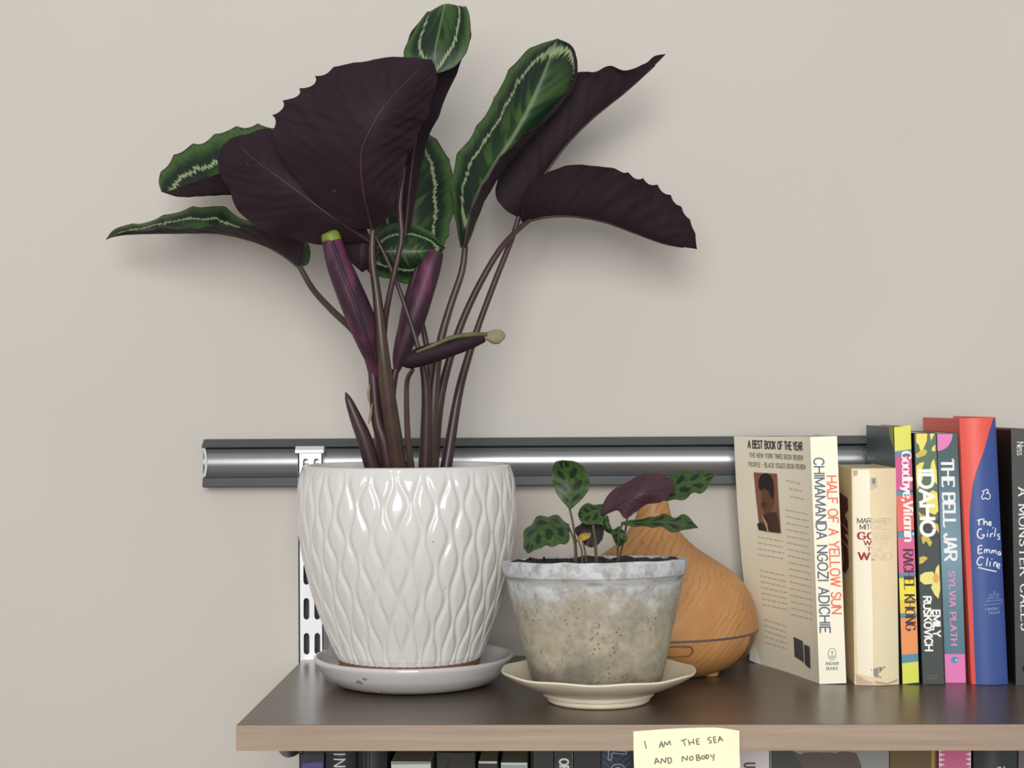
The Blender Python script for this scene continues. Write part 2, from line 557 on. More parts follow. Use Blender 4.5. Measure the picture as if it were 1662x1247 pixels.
# ------------------------------------------------------------------ the room
w = MB()
w.box((-3.0, 0.0, 0.0), (3.0, 0.1, 2.7))
o = w.build('wall_back', 'wall', None, False); o['kind'] = 'structure'
w = MB()
w.box((-3.0, -4.2, -0.1), (3.0, 0.1, 0.0))
o = w.build('floor', 'floor', None, False); o['kind'] = 'structure'

# ------------------------------------------------------------------ wall rail
RY = -0.020                                  # front of the rail
zr = lambda py: at(560, py, RY).z
x0 = at(328, 750, RY).x
x1 = at(1760, 750, RY).x
rail = thing('wall_rail', 'long silver metal rail screwed to the beige wall, behind the pots', 'rail', (x0, 0.0, zr(752)))
tiltz = -0.0005 / 1.0


def extrude_x(mb, prof, xa, xb, mi=0, closed=True):
    n = len(prof)
    va = [(xa, y, z) for y, z in prof] + [(xb, y, z) for y, z in prof]
    fs = [(i, n + i, n + (i + 1) % n, (i + 1) % n) for i in range(n if closed else n - 1)]
    mb.add(va, fs, mi)
    if closed:
        mb.add([(xa, y, z) for y, z in prof], [list(range(n))], mi)
        mb.add([(xb, y, z) for y, z in prof], [list(range(n))[::-1]], mi)


za, zb, zc, zd = zr(712.5), zr(726), zr(774.5), zr(791)
b = MB()
extrude_x(b, [(-0.0005, za), (-0.0005, zb), (-0.021, zb), (-0.022, zb + 0.001), (-0.012, za)], x0, x1)
b.build('top_flange', 'rail_dark', rail, True, 0, 30)
b = MB()
prof = [(-0.0005, zc), (-0.0005, zb)]
for i in range(25):
    t = i / 24
    z = zb - 0.0012 + (zc - zb + 0.0012) * t
    prof.append((-0.0135 - 0.0062 * math.sin(math.pi * (0.06 + 0.88 * t)), z))
extrude_x(b, prof, x0 + 0.0005, x1)
b.build('curved_cover', 'rail', rail, True, 0, 30)
b = MB()
extrude_x(b, [(-0.0005, zc), (-0.0005, zd), (-0.0165, zd), (-0.0215, zd + 0.0015), (-0.0205, zc - 0.0003)], x0 + 0.0005, x1)
b.build('bottom_flange', 'rail_low', rail, True, 0, 30)
b = MB()
xe = at(329, 750, RY).x
rows = []
for i in range(13):
    t = i / 12
    z = zb - 0.001 + (zc - zb + 0.002) * t
    bow = 0.0018 * math.sin(math.pi * t) * 1.0
    rows.append([(xe + 0.0005 + bow - 0.0, -0.0199 - 0.0006 * math.sin(math.pi * t), z), (xe + 0.0025 + bow, -0.0203 - 0.0006 * math.sin(math.pi * t), z)])
b.grid(rows)
rows2 = [[(p[0], p[1] + 0.001, p[2]) for p in r] for r in rows]
b.grid(rows2, flip=True)
o = b.build('end_trim', 'white_metal', rail)
o['label'] = 'thin bright edge at the left end'

# ------------------------------------------------------------------ slotted upright
UY = -0.0265
ux0, ux1 = at(483.5, 760, UY).x, at(524, 760, UY).x
uz1, uz0 = at(500, 735, UY).z, 0.72
up = thing('slotted_upright', 'bright metal wall upright with paired slots, behind the white pot', 'shelf upright', ((ux0 + ux1) / 2, -0.001, uz0))
W = ux1 - ux0
cols = [0.0, 0.20, 0.43, 0.63, 0.86, 1.0]
xs = [ux0 + W * c for c in cols]
pitch = 0.0316
slots = []
zt = at(500, 744.5, UY).z
k = 0
while zt - k * pitch - 0.0185 > uz0 + 0.01:
    slots.append((zt - k * pitch - 0.0195, zt - k * pitch))
    k += 1
for part_i in range(1):
    b = MB()
    T = 0.0013
    for (yy, fl) in ((UY, False), (UY + T, True)):
        for ci in (0, 2, 4):
            b.add([(xs[ci], yy, uz0), (xs[ci + 1], yy, uz0), (xs[ci + 1], yy, uz1), (xs[ci], yy, uz1)], [(0, 1, 2, 3)[::-1] if fl else (0, 1, 2, 3)])
        for ci in (1, 3):
            xa, xb = xs[ci], xs[ci + 1]
            r = (xb - xa) / 2
            xm = (xa + xb) / 2
            edges = [uz1] + [e for s0, s1 in slots for e in (s1, s0)] + [uz0]
            for e in range(0, len(edges), 2):
                zhi, zlo = edges[e], edges[e + 1]
                # solid web between zhi (bottom of the slot above) and zlo (top of the slot below)
                top = [(xa + (xb - xa) * q / 8, yy, zhi + (r - math.sqrt(max(0, r * r - ((q - 4) / 4 * r) ** 2))) * (1 if e > 0 else 0)) for q in range(9)]
                bot = [(xa + (xb - xa) * q / 8, yy, zlo - (r - math.sqrt(max(0, r * r - ((q - 4) / 4 * r) ** 2))) * (1 if e + 2 < len(edges) else 0)) for q in range(9)]
                fs = [(q, q + 1, 9 + q + 1, 9 + q) for q in range(8)]
                b.add(bot + top, [f[::-1] if fl else f for f in fs])
    # slot walls
    for ci in (1, 3):
        xa, xb = xs[ci], xs[ci + 1]
        r = (xb - xa) / 2
        xm = (xa + xb) / 2
        for s0, s1 in slots:
            loop = [(xm + r * math.cos(math.pi * q / 8), s1 - r + r * math.sin(math.pi * q / 8)) for q in range(9)]
            loop += [(xm - r * math.cos(math.pi * q / 8), s0 + r - r * math.sin(math.pi * q / 8)) for q in range(9)]
            n = len(loop)
            b.add([(x, UY, z) for x, z in loop] + [(x, UY + T, z) for x, z in loop], [(i, (i + 1) % n, n + (i + 1) % n, n + i) for i in range(n)])
    b.box((ux0 - 0.0001, UY, uz0), (ux0 + T, -0.0005, uz1))
    b.box((ux1 - T, UY, uz0), (ux1 + 0.0001, -0.0005, uz1))
    b.build('slotted_channel', 'white_metal', up, False)
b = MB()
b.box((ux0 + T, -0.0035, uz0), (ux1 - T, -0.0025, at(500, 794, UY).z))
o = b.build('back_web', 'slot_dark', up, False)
b = MB()
hz1, hz0 = at(500, 724.5, UY).z, at(500, 736, UY).z
extrude_x(b, [(-0.0015, hz1), (-0.0015, hz1 - 0.002), (-0.027, hz0), (-0.030, hz0), (-0.030, hz0 + 0.003), (-0.027, hz1)], at(480, 730, UY).x, at(526, 730, UY).x)
b.build('top_hook', 'white_metal', up, False, 0.0006)

# bracket arm under the shelf
sb_z = at(831, 1219, -0.34).z                # underside of the board
bx = at(462, 1228, -0.2).x
br = thing('shelf_bracket', 'grey metal bracket arm under the left end of the shelf', 'bracket', (bx, -0.03, sb_z))
rows = []
for i in range(15):
    t = i / 14
    y = -0.0285 - 0.165 * t
    d = 0.050 - 0.013 * t ** 1.5
    if t > 0.9:
        d *= 1 - 0.22 * ((t - 0.9) / 0.1) ** 2
    hw = 0.0085
    row = [(bx - hw, y, sb_z - 0.0003)]
    for q in range(11):
        a = math.pi * q / 10
        row.append((bx - hw * math.cos(a), y, sb_z - d + 0.0085 - 0.0085 * math.sin(a)))
    row.append((bx + hw, y, sb_z - 0.0003))
    rows.append(row)
b = MB()
b.grid(rows, 0, None, True)
b.add(rows[-1], [list(range(13))]); b.add(rows[0], [list(range(13))[::-1]])
b.build('bracket_arm', 'bracket', br, True, 0, 35)

# ------------------------------------------------------------------ shelf boards
sx0 = on_z(384, 1176.5).x
sx1 = on_z(1790, 1176.5).x
sh = thing('wall_shelf', 'dark brown laminate shelf board with paler front edge, holding the pots and books', 'shelf', ((sx0 + sx1) / 2, -0.17, sb_z))
b = MB()
b.box((sx0, -0.339, sb_z), (sx1, -0.006, ZS))
b.build('board', 'shelf_top', sh, False, 0.0006)
b = MB()
b.box((sx0, -0.3402, sb_z), (sx1, -0.3390, ZS - 0.0001))
o = b.build('front_edge_band', 'shelf_edge', sh, False)
o['label'] = 'paler brown front edge band'
LZ = ZS - 0.36
sh2 = thing('wall_shelf', 'lower brown laminate shelf under the second row of books', 'shelf', ((sx0 + sx1) / 2, -0.17, LZ - 0.019))
b = MB()
b.box((sx0, -0.339, LZ - 0.019), (sx1, -0.006, LZ))
b.build('board', 'shelf_top', sh2, False, 0.0006)
b = MB()
b.box((sx0, -0.3402, LZ - 0.019), (sx1, -0.3390, LZ - 0.0001))
b.build('front_edge_band', 'shelf_edge', sh2, False)

# ------------------------------------------------------------------ white pot and its saucer
DW = -0.161                                  # depth of the pot centre
mw = mpp(DW)
wc = at(665, 1000, DW)
wc = Vector((wc.x, DW, ZS))


def zrel(py, Y):
    return at(831, py, Y).z - ZS


def smooth_prof(pp, n):
    return [(v[0], v[1]) for v in cat_rom([(p[0], p[1]) for p in pp], n)]


sau = thing('plant_saucer', 'white glazed chipped saucer under the large white pot', 'saucer', (wc.x + 0.003, DW, ZS))
pr = [(0.0, 0.0005), (0.050, 0.0005), (0.0575, 0.0010), (0.0670, 0.0040), (0.0755, 0.0105), (0.0802, 0.0175), (0.0822, 0.0222), (0.0815, 0.0244), (0.0792, 0.0243), (0.0768, 0.0220), (0.0730, 0.0195), (0.068, 0.0182), (0.05, 0.0178), (0.0, 0.0178)]
b = MB()
b.lathe((wc.x + 0.003, DW, ZS), pr[:2] + smooth_prof(pr[1:13], 48)[1:] + pr[13:], 144, 0,
        lambda a, r, z, i: r * (1 + 0.006 * math.sin(3 * a + 1)))
b.build('dish', 'saucer_glaze', sau, True, 0, 60)
rnd = random.Random(3)
for (ang, zz, rr, s) in ((-2.06, 0.0128, 0.0775, 0.0036), (-1.98, 0.0160, 0.0797, 0.0022), (-1.90, 0.0062, 0.0705, 0.0032)):
    c = Vector((wc.x + 0.003 + rr * math.cos(ang), DW + rr * math.sin(ang), ZS + zz))
    ta = Vector((-math.sin(ang), math.cos(ang), 0)); no = Vector((math.cos(ang), math.sin(ang), -0.7)).normalized(); tb = no.cross(ta)
    pts = [c + no * 0.0004 + ta * s * math.cos(q * math.pi / 5) * rnd.uniform(0.5, 1.2) + tb * s * math.sin(q * math.pi / 5) * rnd.uniform(0.4, 0.9) for q in range(10)]
    b = MB()
    b.add(pts + [p - no * 0.0008 for p in pts], [list(range(10))] + [(i, (i + 1) % 10, 10 + (i + 1) % 10, 10 + i) for i in range(10)])
    o = b.build('glaze_chip', P((150, 128, 124), 0.8), sau, False)
    o['label'] = 'brownish chip in the glaze'

pot = thing('potted_medallion_plant', 'tall plant with purple-backed striped leaves in large white ribbed pot', 'potted plant', (wc.x, DW, ZS + 0.0180))
zt_ = zrel(754, DW)
hw = [(757, 169), (775, 175.5), (800, 178), (830, 178.5), (860, 177), (900, 171), (943, 161.5), (979, 151), (1015, 138), (1040, 127.5), (1056, 121), (1061, 118), (1066, 115.5)]
outer = [(h * mw, zrel(y, DW)) for y, h in hw][::-1]
outer = smooth_prof(outer, 170)
ztop = outer[-1][1]
zbot = outer[0][1]
NLINES = 52
NA = 624


def carve(a, r, z, i):
    t = (z - zbot) / (ztop - zbot)
    p = (z - zbot) / 0.0465
    u = a / (2 * math.pi) * NLINES
    # wavy grooves: line n sits at n + amp*(-1)^n*sin(2 pi p)
    n0 = math.floor(u)
    best = 9.0
    gap = 1.0
    pos = []
    wob = 0.25 * noise.noise(Vector((math.cos(a) * 3, math.sin(a) * 3, z * 18)))
    for n in range(n0 - 1, n0 + 3):
        pos.append(n + 0.5 + (0.29 + 0.05 * math.sin(n * 2.3)) * (1 if n % 2 == 0 else -1) * math.sin(2 * math.pi * (p + wob * 0.5 + 0.07 * math.sin(n * 1.7))))
    for q in pos:
        best = min(best, abs(u - q))
    x = min(1.0, best / 0.46)
    h = 0.5 - 0.5 * math.cos(math.pi * x ** 0.8)
    edge = min(1.0, (ztop - z) / 0.010) * min(1.0, (z - zbot + 0.002) / 0.008)
    edge = max(0.0, edge)
    return r - 0.0018 * (1 - h) * edge - 0.0002


b = MB()
b.lathe((wc.x, DW, ZS), outer, NA, 0, carve, 0.012)
rt = outer[-1][0]
lip = [(rt - 0.0002, ztop), (rt - 0.0008, ztop + 0.0014), (rt - 0.0025, ztop + 0.0021), (rt - 0.0045, ztop + 0.0016), (rt - 0.0056, ztop - 0.001), (rt - 0.006, ztop - 0.01), (rt - 0.0065, ztop - 0.03)]
b.lathe((wc.x, DW, ZS), lip, NA, 0, None, 0.012)
b.build('pot', 'glaze', pot, True, 0, 180)
b = MB()
rb = outer[0][0]
b.lathe((wc.x, DW, ZS), [(0.0, 0.0181), (rb - 0.003, 0.0181), (rb - 0.0005, 0.0192), (rb - 0.0004, zbot + 0.0003), (rb - 0.004, zbot + 0.0006)], 96, 0, None, 0.012)
o = b.build('unglazed_foot', 'terracotta', pot, True, 0, 50)
o['label'] = 'bare brown clay ring at the foot'


def soil_disc(c, R, z, amp, seed, mb):
    rows = []
    for i in range(15):
        r = R * i / 14
        rows.append([Vector((c[0] + r * math.cos(a), c[1] + r * math.sin(a), z + amp * noise.noise(Vector((r * math.cos(a) * 90, r * math.sin(a) * 90, seed))) + amp * 0.6 * noise.noise(Vector((r * math.cos(a) * 300, r * math.sin(a) * 300, seed)))))
                     for a in [2 * math.pi * j / 60 for j in range(60)]])
    mb.grid(rows, 0, None, True)


b = MB()
soil_disc((wc.x - 0.002, DW), rt - 0.0058, ZS + ztop - 0.016, 0.003, 1.0, b)
o = b.build('soil', 'soil', pot, True, 0, 180)


# ------------------------------------------------------------------ leaf makers
def leaf(parent, lines, mats, top_at=None, vmax=1.0, name='leaf', nu=26, nv=64, wave=0.0, wf=9.0, jag=0.0, jf=12, jr=(0.0, 1.0), th=0.0006, ripple=0.0005, label=None, rib=True, rib_r=0.0013, mid_u=0.0):
    """lines: list of (u, [(px, py, Y), ...]) from one edge to the other, base to tip.
    top_at: (u, v, 'top' | 'under') says which face the viewer meets there."""
    lines = sorted(lines, key=lambda l: l[0])
    pts3 = []
    mid2 = None
    R = [cat_rom(l[1], nv) for l in lines]
    us = [l[0] for l in lines]
    jags = jag if isinstance(jag, tuple) else (jag, jag)
    for idx, jag in ((0, jags[0]), (len(lines) - 1, jags[1])):             # scalloped margin
        if jag > 0:
            inner = R[1] if idx == 0 else R[-2]
            for i in range(nv):
                d = Vector((R[idx][i].x - inner[i].x, R[idx][i].y - inner[i].y))
                L = d.length
                if L > 3:
                    d /= L
                    s = abs(math.sin(math.pi * jf * i / (nv - 1))) ** 0.7
                    vv_ = i / (nv - 1)
                    k = jag * (0.5 - s) * min(1.0, 1.5 * math.sin(math.pi * vv_))
                    if jr != (0.0, 1.0):
                        k *= max(0.0, min(1.0, (vv_ - jr[0]) / 0.06, (jr[1] - vv_) / 0.06)) * 0.85 + 0.1
                    R[idx][i] = R[idx][i] + Vector((d.x * k, d.y * k, 0))
    R3 = [[at(p.x, p.y, p.z) for p in r] for r in R]
    rows = []
    K = len(us)
    for i in range(nv):
        row = []
        for j in range(nu):
            u = -1 + 2 * j / (nu - 1)
            k = 0
            while k < K - 2 and u > us[k + 1]:
                k += 1
            s = (u - us[k]) / (us[k + 1] - us[k])
            p1, p2 = R3[k][i], R3[k + 1][i]
            p0 = R3[k - 1][i] if k > 0 else None
            p3 = R3[k + 2][i] if k + 2 < K else None
            # non-uniform tangents
            du = us[k + 1] - us[k]
            m1 = (p2 - p1) if p0 is None else (p2 - p0) * (du / (us[k + 1] - us[k - 1]))
            m2 = (p2 - p1) if p3 is None else (p3 - p1) * (du / (us[k + 2] - us[k]))
            h00 = 2 * s ** 3 - 3 * s ** 2 + 1; h10 = s ** 3 - 2 * s ** 2 + s; h01 = -2 * s ** 3 + 3 * s ** 2; h11 = s ** 3 - s ** 2
            row.append(p1 * h00 + m1 * h10 + p2 * h01 + m2 * h11)
        rows.append(row)

    def normals(rows):
        N = []
        for i in range(nv):
            nr = []
            for j in range(nu):
                a = rows[i][min(j + 1, nu - 1)] - rows[i][max(j - 1, 0)]
                b_ = rows[min(i + 1, nv - 1)][j] - rows[max(i - 1, 0)][j]
                n = a.cross(b_)
                nr.append(n.normalized() if n.length > 1e-12 else Vector((0, -1, 0)))
            N.append(nr)
        return N
    N = normals(rows)
    for i in range(nv):
        v = i / (nv - 1)
        env = math.sin(math.pi * min(1, max(0, v))) ** 0.6
        for j in range(nu):
            u = -1 + 2 * j / (nu - 1)
            k = wave * abs(u) ** 2.5 * math.sin(2 * math.pi * wf * v + (1.3 if u > 0 else 0)) * env
            k += ripple * math.sin(2 * math.pi * (11 * v - 3.2 * abs(u))) * min(1, abs(u) * 2) * (1 - abs(u) ** 4 * 0.6) * env
            rows[i][j] = rows[i][j] + N[i][j] * k
    N = normals(rows)
    uu, vv, face = top_at
    ii, jj = int(vv * (nv - 1)), int((uu + 1) / 2 * (nu - 1))
    tocam = (CAM - rows[ii][jj]).dot(N[ii][jj])
    sgn = 1 if (tocam > 0) == (face == 'top') else -1
    taper = lambda i, j: th / 2
    top = [[rows[i][j] + N[i][j] * (sgn * taper(i, j)) for j in range(nu)] for i in range(nv)]
    bot = [[rows[i][j] - N[i][j] * (sgn * taper(i, j)) for j in range(nu)] for i in range(nv)]
    uvs = [[(j / (nu - 1), i / (nv - 1) * vmax) for j in range(nu)] for i in range(nv)]
    b = MB()
    b.grid(top, 0, uvs, False, sgn < 0)
    b.grid(bot, 1, uvs, False, sgn > 0)
    ring = [(0, j) for j in range(nu)] + [(i, nu - 1) for i in range(1, nv)] + [(nv - 1, j) for j in range(nu - 2, -1, -1)] + [(i, 0) for i in range(nv - 2, 0, -1)]
    n = len(ring)
    b.add([top[i][j] for i, j in ring] + [bot[i][j] for i, j in ring], [(q, (q + 1) % n, n + (q + 1) % n, n + q) for q in range(n)], 1,
          [uvs[i][j] for i, j in ring] * 2)
    o = b.build(name, mats, parent, True, 0, 180)
    if label:
        o['label'] = label
    if rib:
        jm = min(range(nu), key=lambda j: abs(-1 + 2 * j / (nu - 1) - mid_u))
        e = max(2, int(nv * 0.93))
        pts = [rows[i][jm] - N[i][jm] * (sgn * (th / 2 + rib_r * 0.25)) for i in range(0, e)]
        b = MB()
        b.tube(pts, [rib_r * (1 - 0.8 * i / e) + 0.00015 for i in range(e)], 8)
        b.build('midrib', 'rib', o, True, 0, 180)
    return o


def px_tube(parent, pts, mat, name='stem', n=24, sides=12, flat=1.0, label=None, ends=False, profile=None):
    """pts: (px, py, Y, radius in px)"""
    q = cat_rom(pts, n)
    b = MB()
    b.tube([at(p[0], p[1], p[2]) for p in q], [max(0.0002, p[3] * mpp(p[2])) for p in q], sides, 0, flat)
    o = b.build(name, mat, parent, True, 0, 60)
    if label:
        o['label'] = label
    return o


# ------------------------------------------------------------------ the large plant
LM = ['leaf_top', 'leaf_under']
# big purple leaf in front
leaf(pot, [
    (-1, [(603, 372, -.20), (560, 364, -.205), (505, 318, -.215), (463, 265, -.225), (443, 213, -.23), (450, 180, -.232), (483, 152, -.235), (520, 122, -.236), (565, 104, -.236), (612, 96, -.234), (662, 93, -.23), (700, 97, -.225)]),
    (0, [(605, 374, -.20), (592, 310, -.232), (590, 250, -.248), (608, 205, -.256), (630, 170, -.256), (665, 130, -.245), (700, 97, -.225)]),
    (1, [(607, 374, -.20), (634, 345, -.215), (650, 290, -.225), (668, 240, -.225), (690, 195, -.222), (704, 150, -.22), (709, 118, -.22), (700, 97, -.225)])],
    LM, (0.5, 0.5, 'under'), wave=0.0014, wf=6, jag=(11, 2), jf=17, jr=(0.40, 0.72), ripple=0.0005, nv=120, nu=34, rib_r=0.001)
# purple leaf to its left
leaf(pot, [
    (-1, [(600, 394, -.182), (565, 393, -.184), (530, 397, -.185), (470, 387, -.187), (420, 370, -.19), (389, 345, -.19), (375, 313, -.19), (358, 287, -.19), (355, 258, -.19), (360, 238, -.19), (375, 225, -.19)]),
    (0, [(600, 392, -.185), (540, 350, -.203), (480, 305, -.212), (420, 262, -.208), (375, 225, -.19)]),
    (1, [(602, 388, -.185), (575, 330, -.19), (530, 270, -.192), (480, 230, -.192), (440, 211, -.192), (405, 216, -.19), (375, 225, -.19)])],
    LM, (-0.4, 0.5, 'under'), wave=0.0015, wf=5, ripple=0.0006, nv=80, nu=30)
# green leaf at the left, folded along its midrib
leaf(pot, [
    (-1, [(500, 322, -.14), (475, 225, -.125), (440, 206, -.12), (405, 203, -.118), (370, 211, -.116), (325, 230, -.112), (290, 248, -.11), (268, 270, -.11), (258, 292, -.112), (262, 311, -.118)]),
    (0, [(500, 325, -.145), (440, 312, -.146), (375, 314, -.145), (330, 316, -.14), (290, 318, -.13), (262, 311, -.118)]),
    (1, [(500, 320, -.15), (460, 270, -.168), (420, 262, -.168), (357, 280, -.165), (325, 292, -.155), (295, 302, -.14), (275, 310, -.125), (262, 311, -.118)])],
    LM, (-0.6, 0.5, 'top'), wave=0.0012, wf=5, jag=(7, 2), jf=10, nv=90, nu=30)
# low leaf reaching far left, seen nearly edge-on
leaf(pot, [
    (-1, [(487, 433, -.12), (501, 428, -.115), (504, 408, -.11), (490, 388, -.105), (460, 381, -.10), (430, 377, -.10), (400, 356, -.095), (365, 337, -.09), (325, 335, -.085), (290, 341, -.08), (265, 352, -.075), (235, 360, -.07), (190, 370, -.066), (172, 389, -.066)]),
    (0, [(486, 433, -.13), (457, 411, -.128), (420, 393, -.122), (370, 380, -.115), (320, 377, -.105), (260, 378, -.095), (205, 380, -.08), (180, 385, -.07), (172, 389, -.066)]),
    (1, [(485, 431, -.14), (492, 385, -.155), (450, 370, -.155), (400, 367, -.15), (340, 369, -.138), (290, 371, -.125), (240, 373, -.105), (200, 378, -.085), (172, 389, -.066)])],
    LM, (-0.6, 0.55, 'top'), wave=0.001, wf=5, jag=7, jf=8, nv=80, nu=30)
# broad green leaf behind the stems
leaf(pot, [
    (-1, [(650, 452, -.13), (612, 410, -.12), (600, 330, -.115), (622, 255, -.115), (676, 205, -.115)]),
    (0, [(664, 453, -.135), (668, 380, -.14), (662, 310, -.14), (664, 250, -.13), (676, 205, -.115)]),
    (1, [(680, 449, -.13), (716, 410, -.125), (735, 350, -.12), (737, 290, -.118), (727, 255, -.115), (706, 225, -.115), (676, 205, -.115)])],
    LM, (0.4, 0.5, 'top'), wave=0.0008, wf=5, jag=4, jf=7)
# shorter green leaf in front of it
leaf(pot, [
    (-1, [(600, 400, -.165), (620, 372, -.16), (655, 360, -.158), (692, 372, -.158), (722, 402, -.16)]),
    (0, [(598, 410, -.165), (640, 408, -.172), (682, 408, -.17), (722, 402, -.16)]),
    (1, [(596, 420, -.165), (598, 442, -.16), (630, 452, -.16), (665, 460, -.16), (700, 440, -.16), (722, 402, -.16)])],
    LM, (0.4, 0.5, 'top'), wave=0.001, wf=4, rib_r=0.0008, nv=48)
# dark flap left of the stems
leaf(pot, [
    (-1, [(600, 382, -.175), (570, 384, -.175), (556, 396, -.175), (565, 420, -.175), (588, 442, -.175)]),
    (0, [(602, 386, -.178), (590, 400, -.182), (588, 420, -.182), (588, 442, -.175)]),
    (1, [(606, 388, -.175), (612, 405, -.175), (606, 428, -.175), (588, 442, -.175)])],
    LM, (0.3, 0.5, 'under'), nv=30, nu=16, rib_r=0.0006)
# topmost leaf, bending over at the tip
leaf(pot, [
    (-1, [(652, 420, -.16), (650, 260, -.165), (645, 170, -.165), (650, 110, -.17), (664, 60, -.178), (692, 20, -.187), (672, 50, -.198), (655, 86, -.206), (672, 112, -.208), (708, 120, -.208)]),
    (0, [(655, 420, -.165), (672, 250, -.165), (700, 130, -.168), (714, 40, -.175), (722, 7, -.188), (714, 45, -.203), (706, 85, -.21), (708, 120, -.208)]),
    (1, [(658, 420, -.165), (688, 250, -.16), (712, 188, -.16), (745, 110, -.165), (764, 60, -.175), (757, 11, -.187), (765, 45, -.197), (760, 78, -.204), (740, 107, -.207), (708, 120, -.208)])],
    LM, (0.3, 0.82, 'top'), vmax=0.9, jag=3, jf=8, nv=90, ripple=0.0003, wave=0.0)
# tall green leaf right of centre, its right half folded forward
leaf(pot, [
    (-1, [(748, 402, -.155), (736, 340, -.15), (733, 290, -.15), (745, 248, -.148), (785, 190, -.146), (812, 140, -.146), (838, 98, -.148), (870, 74, -.153), (905, 63, -.165)]),
    (0, [(752, 402, -.165), (768, 330, -.17), (800, 270, -.172), (840, 208, -.172), (872, 145, -.17), (905, 63, -.165)]),
    (0.55, [(757, 402, -.172), (790, 320, -.168), (832, 258, -.168), (884, 198, -.162), (926, 145, -.158), (934, 105, -.158), (926, 75, -.16), (905, 63, -.165)]),
    (1, [(754, 402, -.185), (768, 335, -.2), (793, 285, -.2), (830, 235, -.195), (866, 208, -.185), (907, 168, -.168), (931, 125, -.16), (928, 85, -.16), (905, 63, -.165)])],
    LM, (-0.5, 0.5, 'top'), vmax=0.95, wave=0.0006, wf=6, jag=4, jf=8, nv=84, nu=36)
# long purple leaf rising to the right
leaf(pot, [
    (-1, [(848, 352, -.11), (842, 300, -.10), (882, 230, -.09), (942, 160, -.085), (1000, 132, -.085), (1050, 106, -.09), (1080, 88, -.105)]),
    (0, [(846, 354, -.12), (864, 310, -.125), (887, 275, -.125), (922, 230, -.125), (962, 190, -.12), (1012, 150, -.115), (1052, 115, -.11), (1080, 88, -.105)]),
    (1, [(843, 354, -.12), (817, 338, -.13), (803, 305, -.132), (828, 255, -.135), (870, 200, -.135), (925, 122, -.135), (962, 117, -.135), (985, 107, -.133), (1012, 114, -.13), (1045, 104, -.122), (1062, 91, -.115), (1080, 88, -.105)])],
    LM, (0.5, 0.5, 'under'), wave=0.0008, wf=4, ripple=0.0005, jag=4, jf=9, nv=80)
# purple leaf arching to the right
leaf(pot, [
    (-1, [(850, 358, -.115), (882, 312, -.10), (930, 292, -.09), (1000, 302, -.085), (1070, 342, -.085), (1131, 404, -.10)]),
    (0, [(848, 360, -.12), (885, 351, -.125), (930, 350, -.125), (980, 359, -.12), (1030, 377, -.115), (1080, 395, -.11), (1131, 404, -.10)]),
    (1, [(846, 358, -.125), (847, 325, -.14), (872, 290, -.15), (912, 271, -.15), (955, 268, -.15), (1000, 275, -.145), (1040, 290, -.14), (1078, 310, -.13), (1108, 340, -.12), (1126, 372, -.11), (1131, 404, -.10)])],
    LM, (0.5, 0.5, 'under'), wave=0.001, wf=6, ripple=0.0005, jag=7, jf=16, jr=(0.5, 1.05), nv=110)
# rolled young leaves
o = px_tube(pot, [(538, 390, -.2, 16), (548, 425, -.2, 19.5), (562, 460, -.2, 22), (587, 522, -.2, 23), (603, 575, -.195, 15), (613, 612, -.19, 4)], 'leaf_rolled', 'rolled_leaf', 30, 20, label='rolled young leaf, purple with pink highlights painted into its colour')
px_tube(o, [(535, 375.5, -.2, 5), (536, 378, -.2, 13), (537, 384, -.2, 15.6), (539, 392, -.2, 16.2)], 'lime', 'leaf_tip', 10, 20, label='lime green rolled tip')
px_tube(o, [(539, 392, -.212, 3), (556, 440, -.216, 3), (580, 500, -.217, 3), (600, 565, -.208, 2.2), (610, 600, -.195, 1)], 'leaf_rolled', 'rolled_margin', 20, 8)
o = px_tube(pot, [(709, 408, -.175, 12), (700, 430, -.175, 17), (688, 466, -.175, 19), (668, 525, -.175, 20), (650, 575, -.175, 13), (643, 606, -.175, 4)], 'leaf_rolled', 'rolled_leaf', 30, 20, label='rolled young leaf, purple with pink highlights painted into its colour')
px_tube(o, [(680, 425, -.165, 3), (668, 470, -.165, 8), (655, 530, -.165, 9), (646, 580, -.165, 4)], 'leaf_rolled', 'rolled_margin', 20, 12)
px_tube(pot, [(561, 637, -.19, 1), (566, 650, -.19, 6), (578, 680, -.188, 10), (592, 715, -.185, 12.5), (608, 772, -.18, 13)], 'stem', 'young_shoot', 24, 14, label='pointed purple shoot')
o = px_tube(pot, [(652, 590, -.225, 6), (662, 586, -.225, 13), (690, 577, -.225, 16), (725, 566, -.225, 15), (760, 555, -.223, 13), (785, 548, -.22, 8)], 'leaf_under', 'curled_leaf', 26, 16, label='small curled dark leaf with dry tip')
px_tube(o, [(780, 549, -.22, 6), (790, 546, -.22, 7), (803, 547, -.22, 12), (813, 546, -.22, 10), (820, 547, -.22, 3)], 'dry', 'dry_tip', 16, 12, 0.6, label='dry tan leaf tip')
px_tube(o, [(676, 572, -.232, 2), (705, 560, -.232, 3.5), (735, 548, -.23, 4), (770, 543, -.226, 4), (790, 543, -.222, 3)], 'olive', 'leaf_margin', 20, 8)
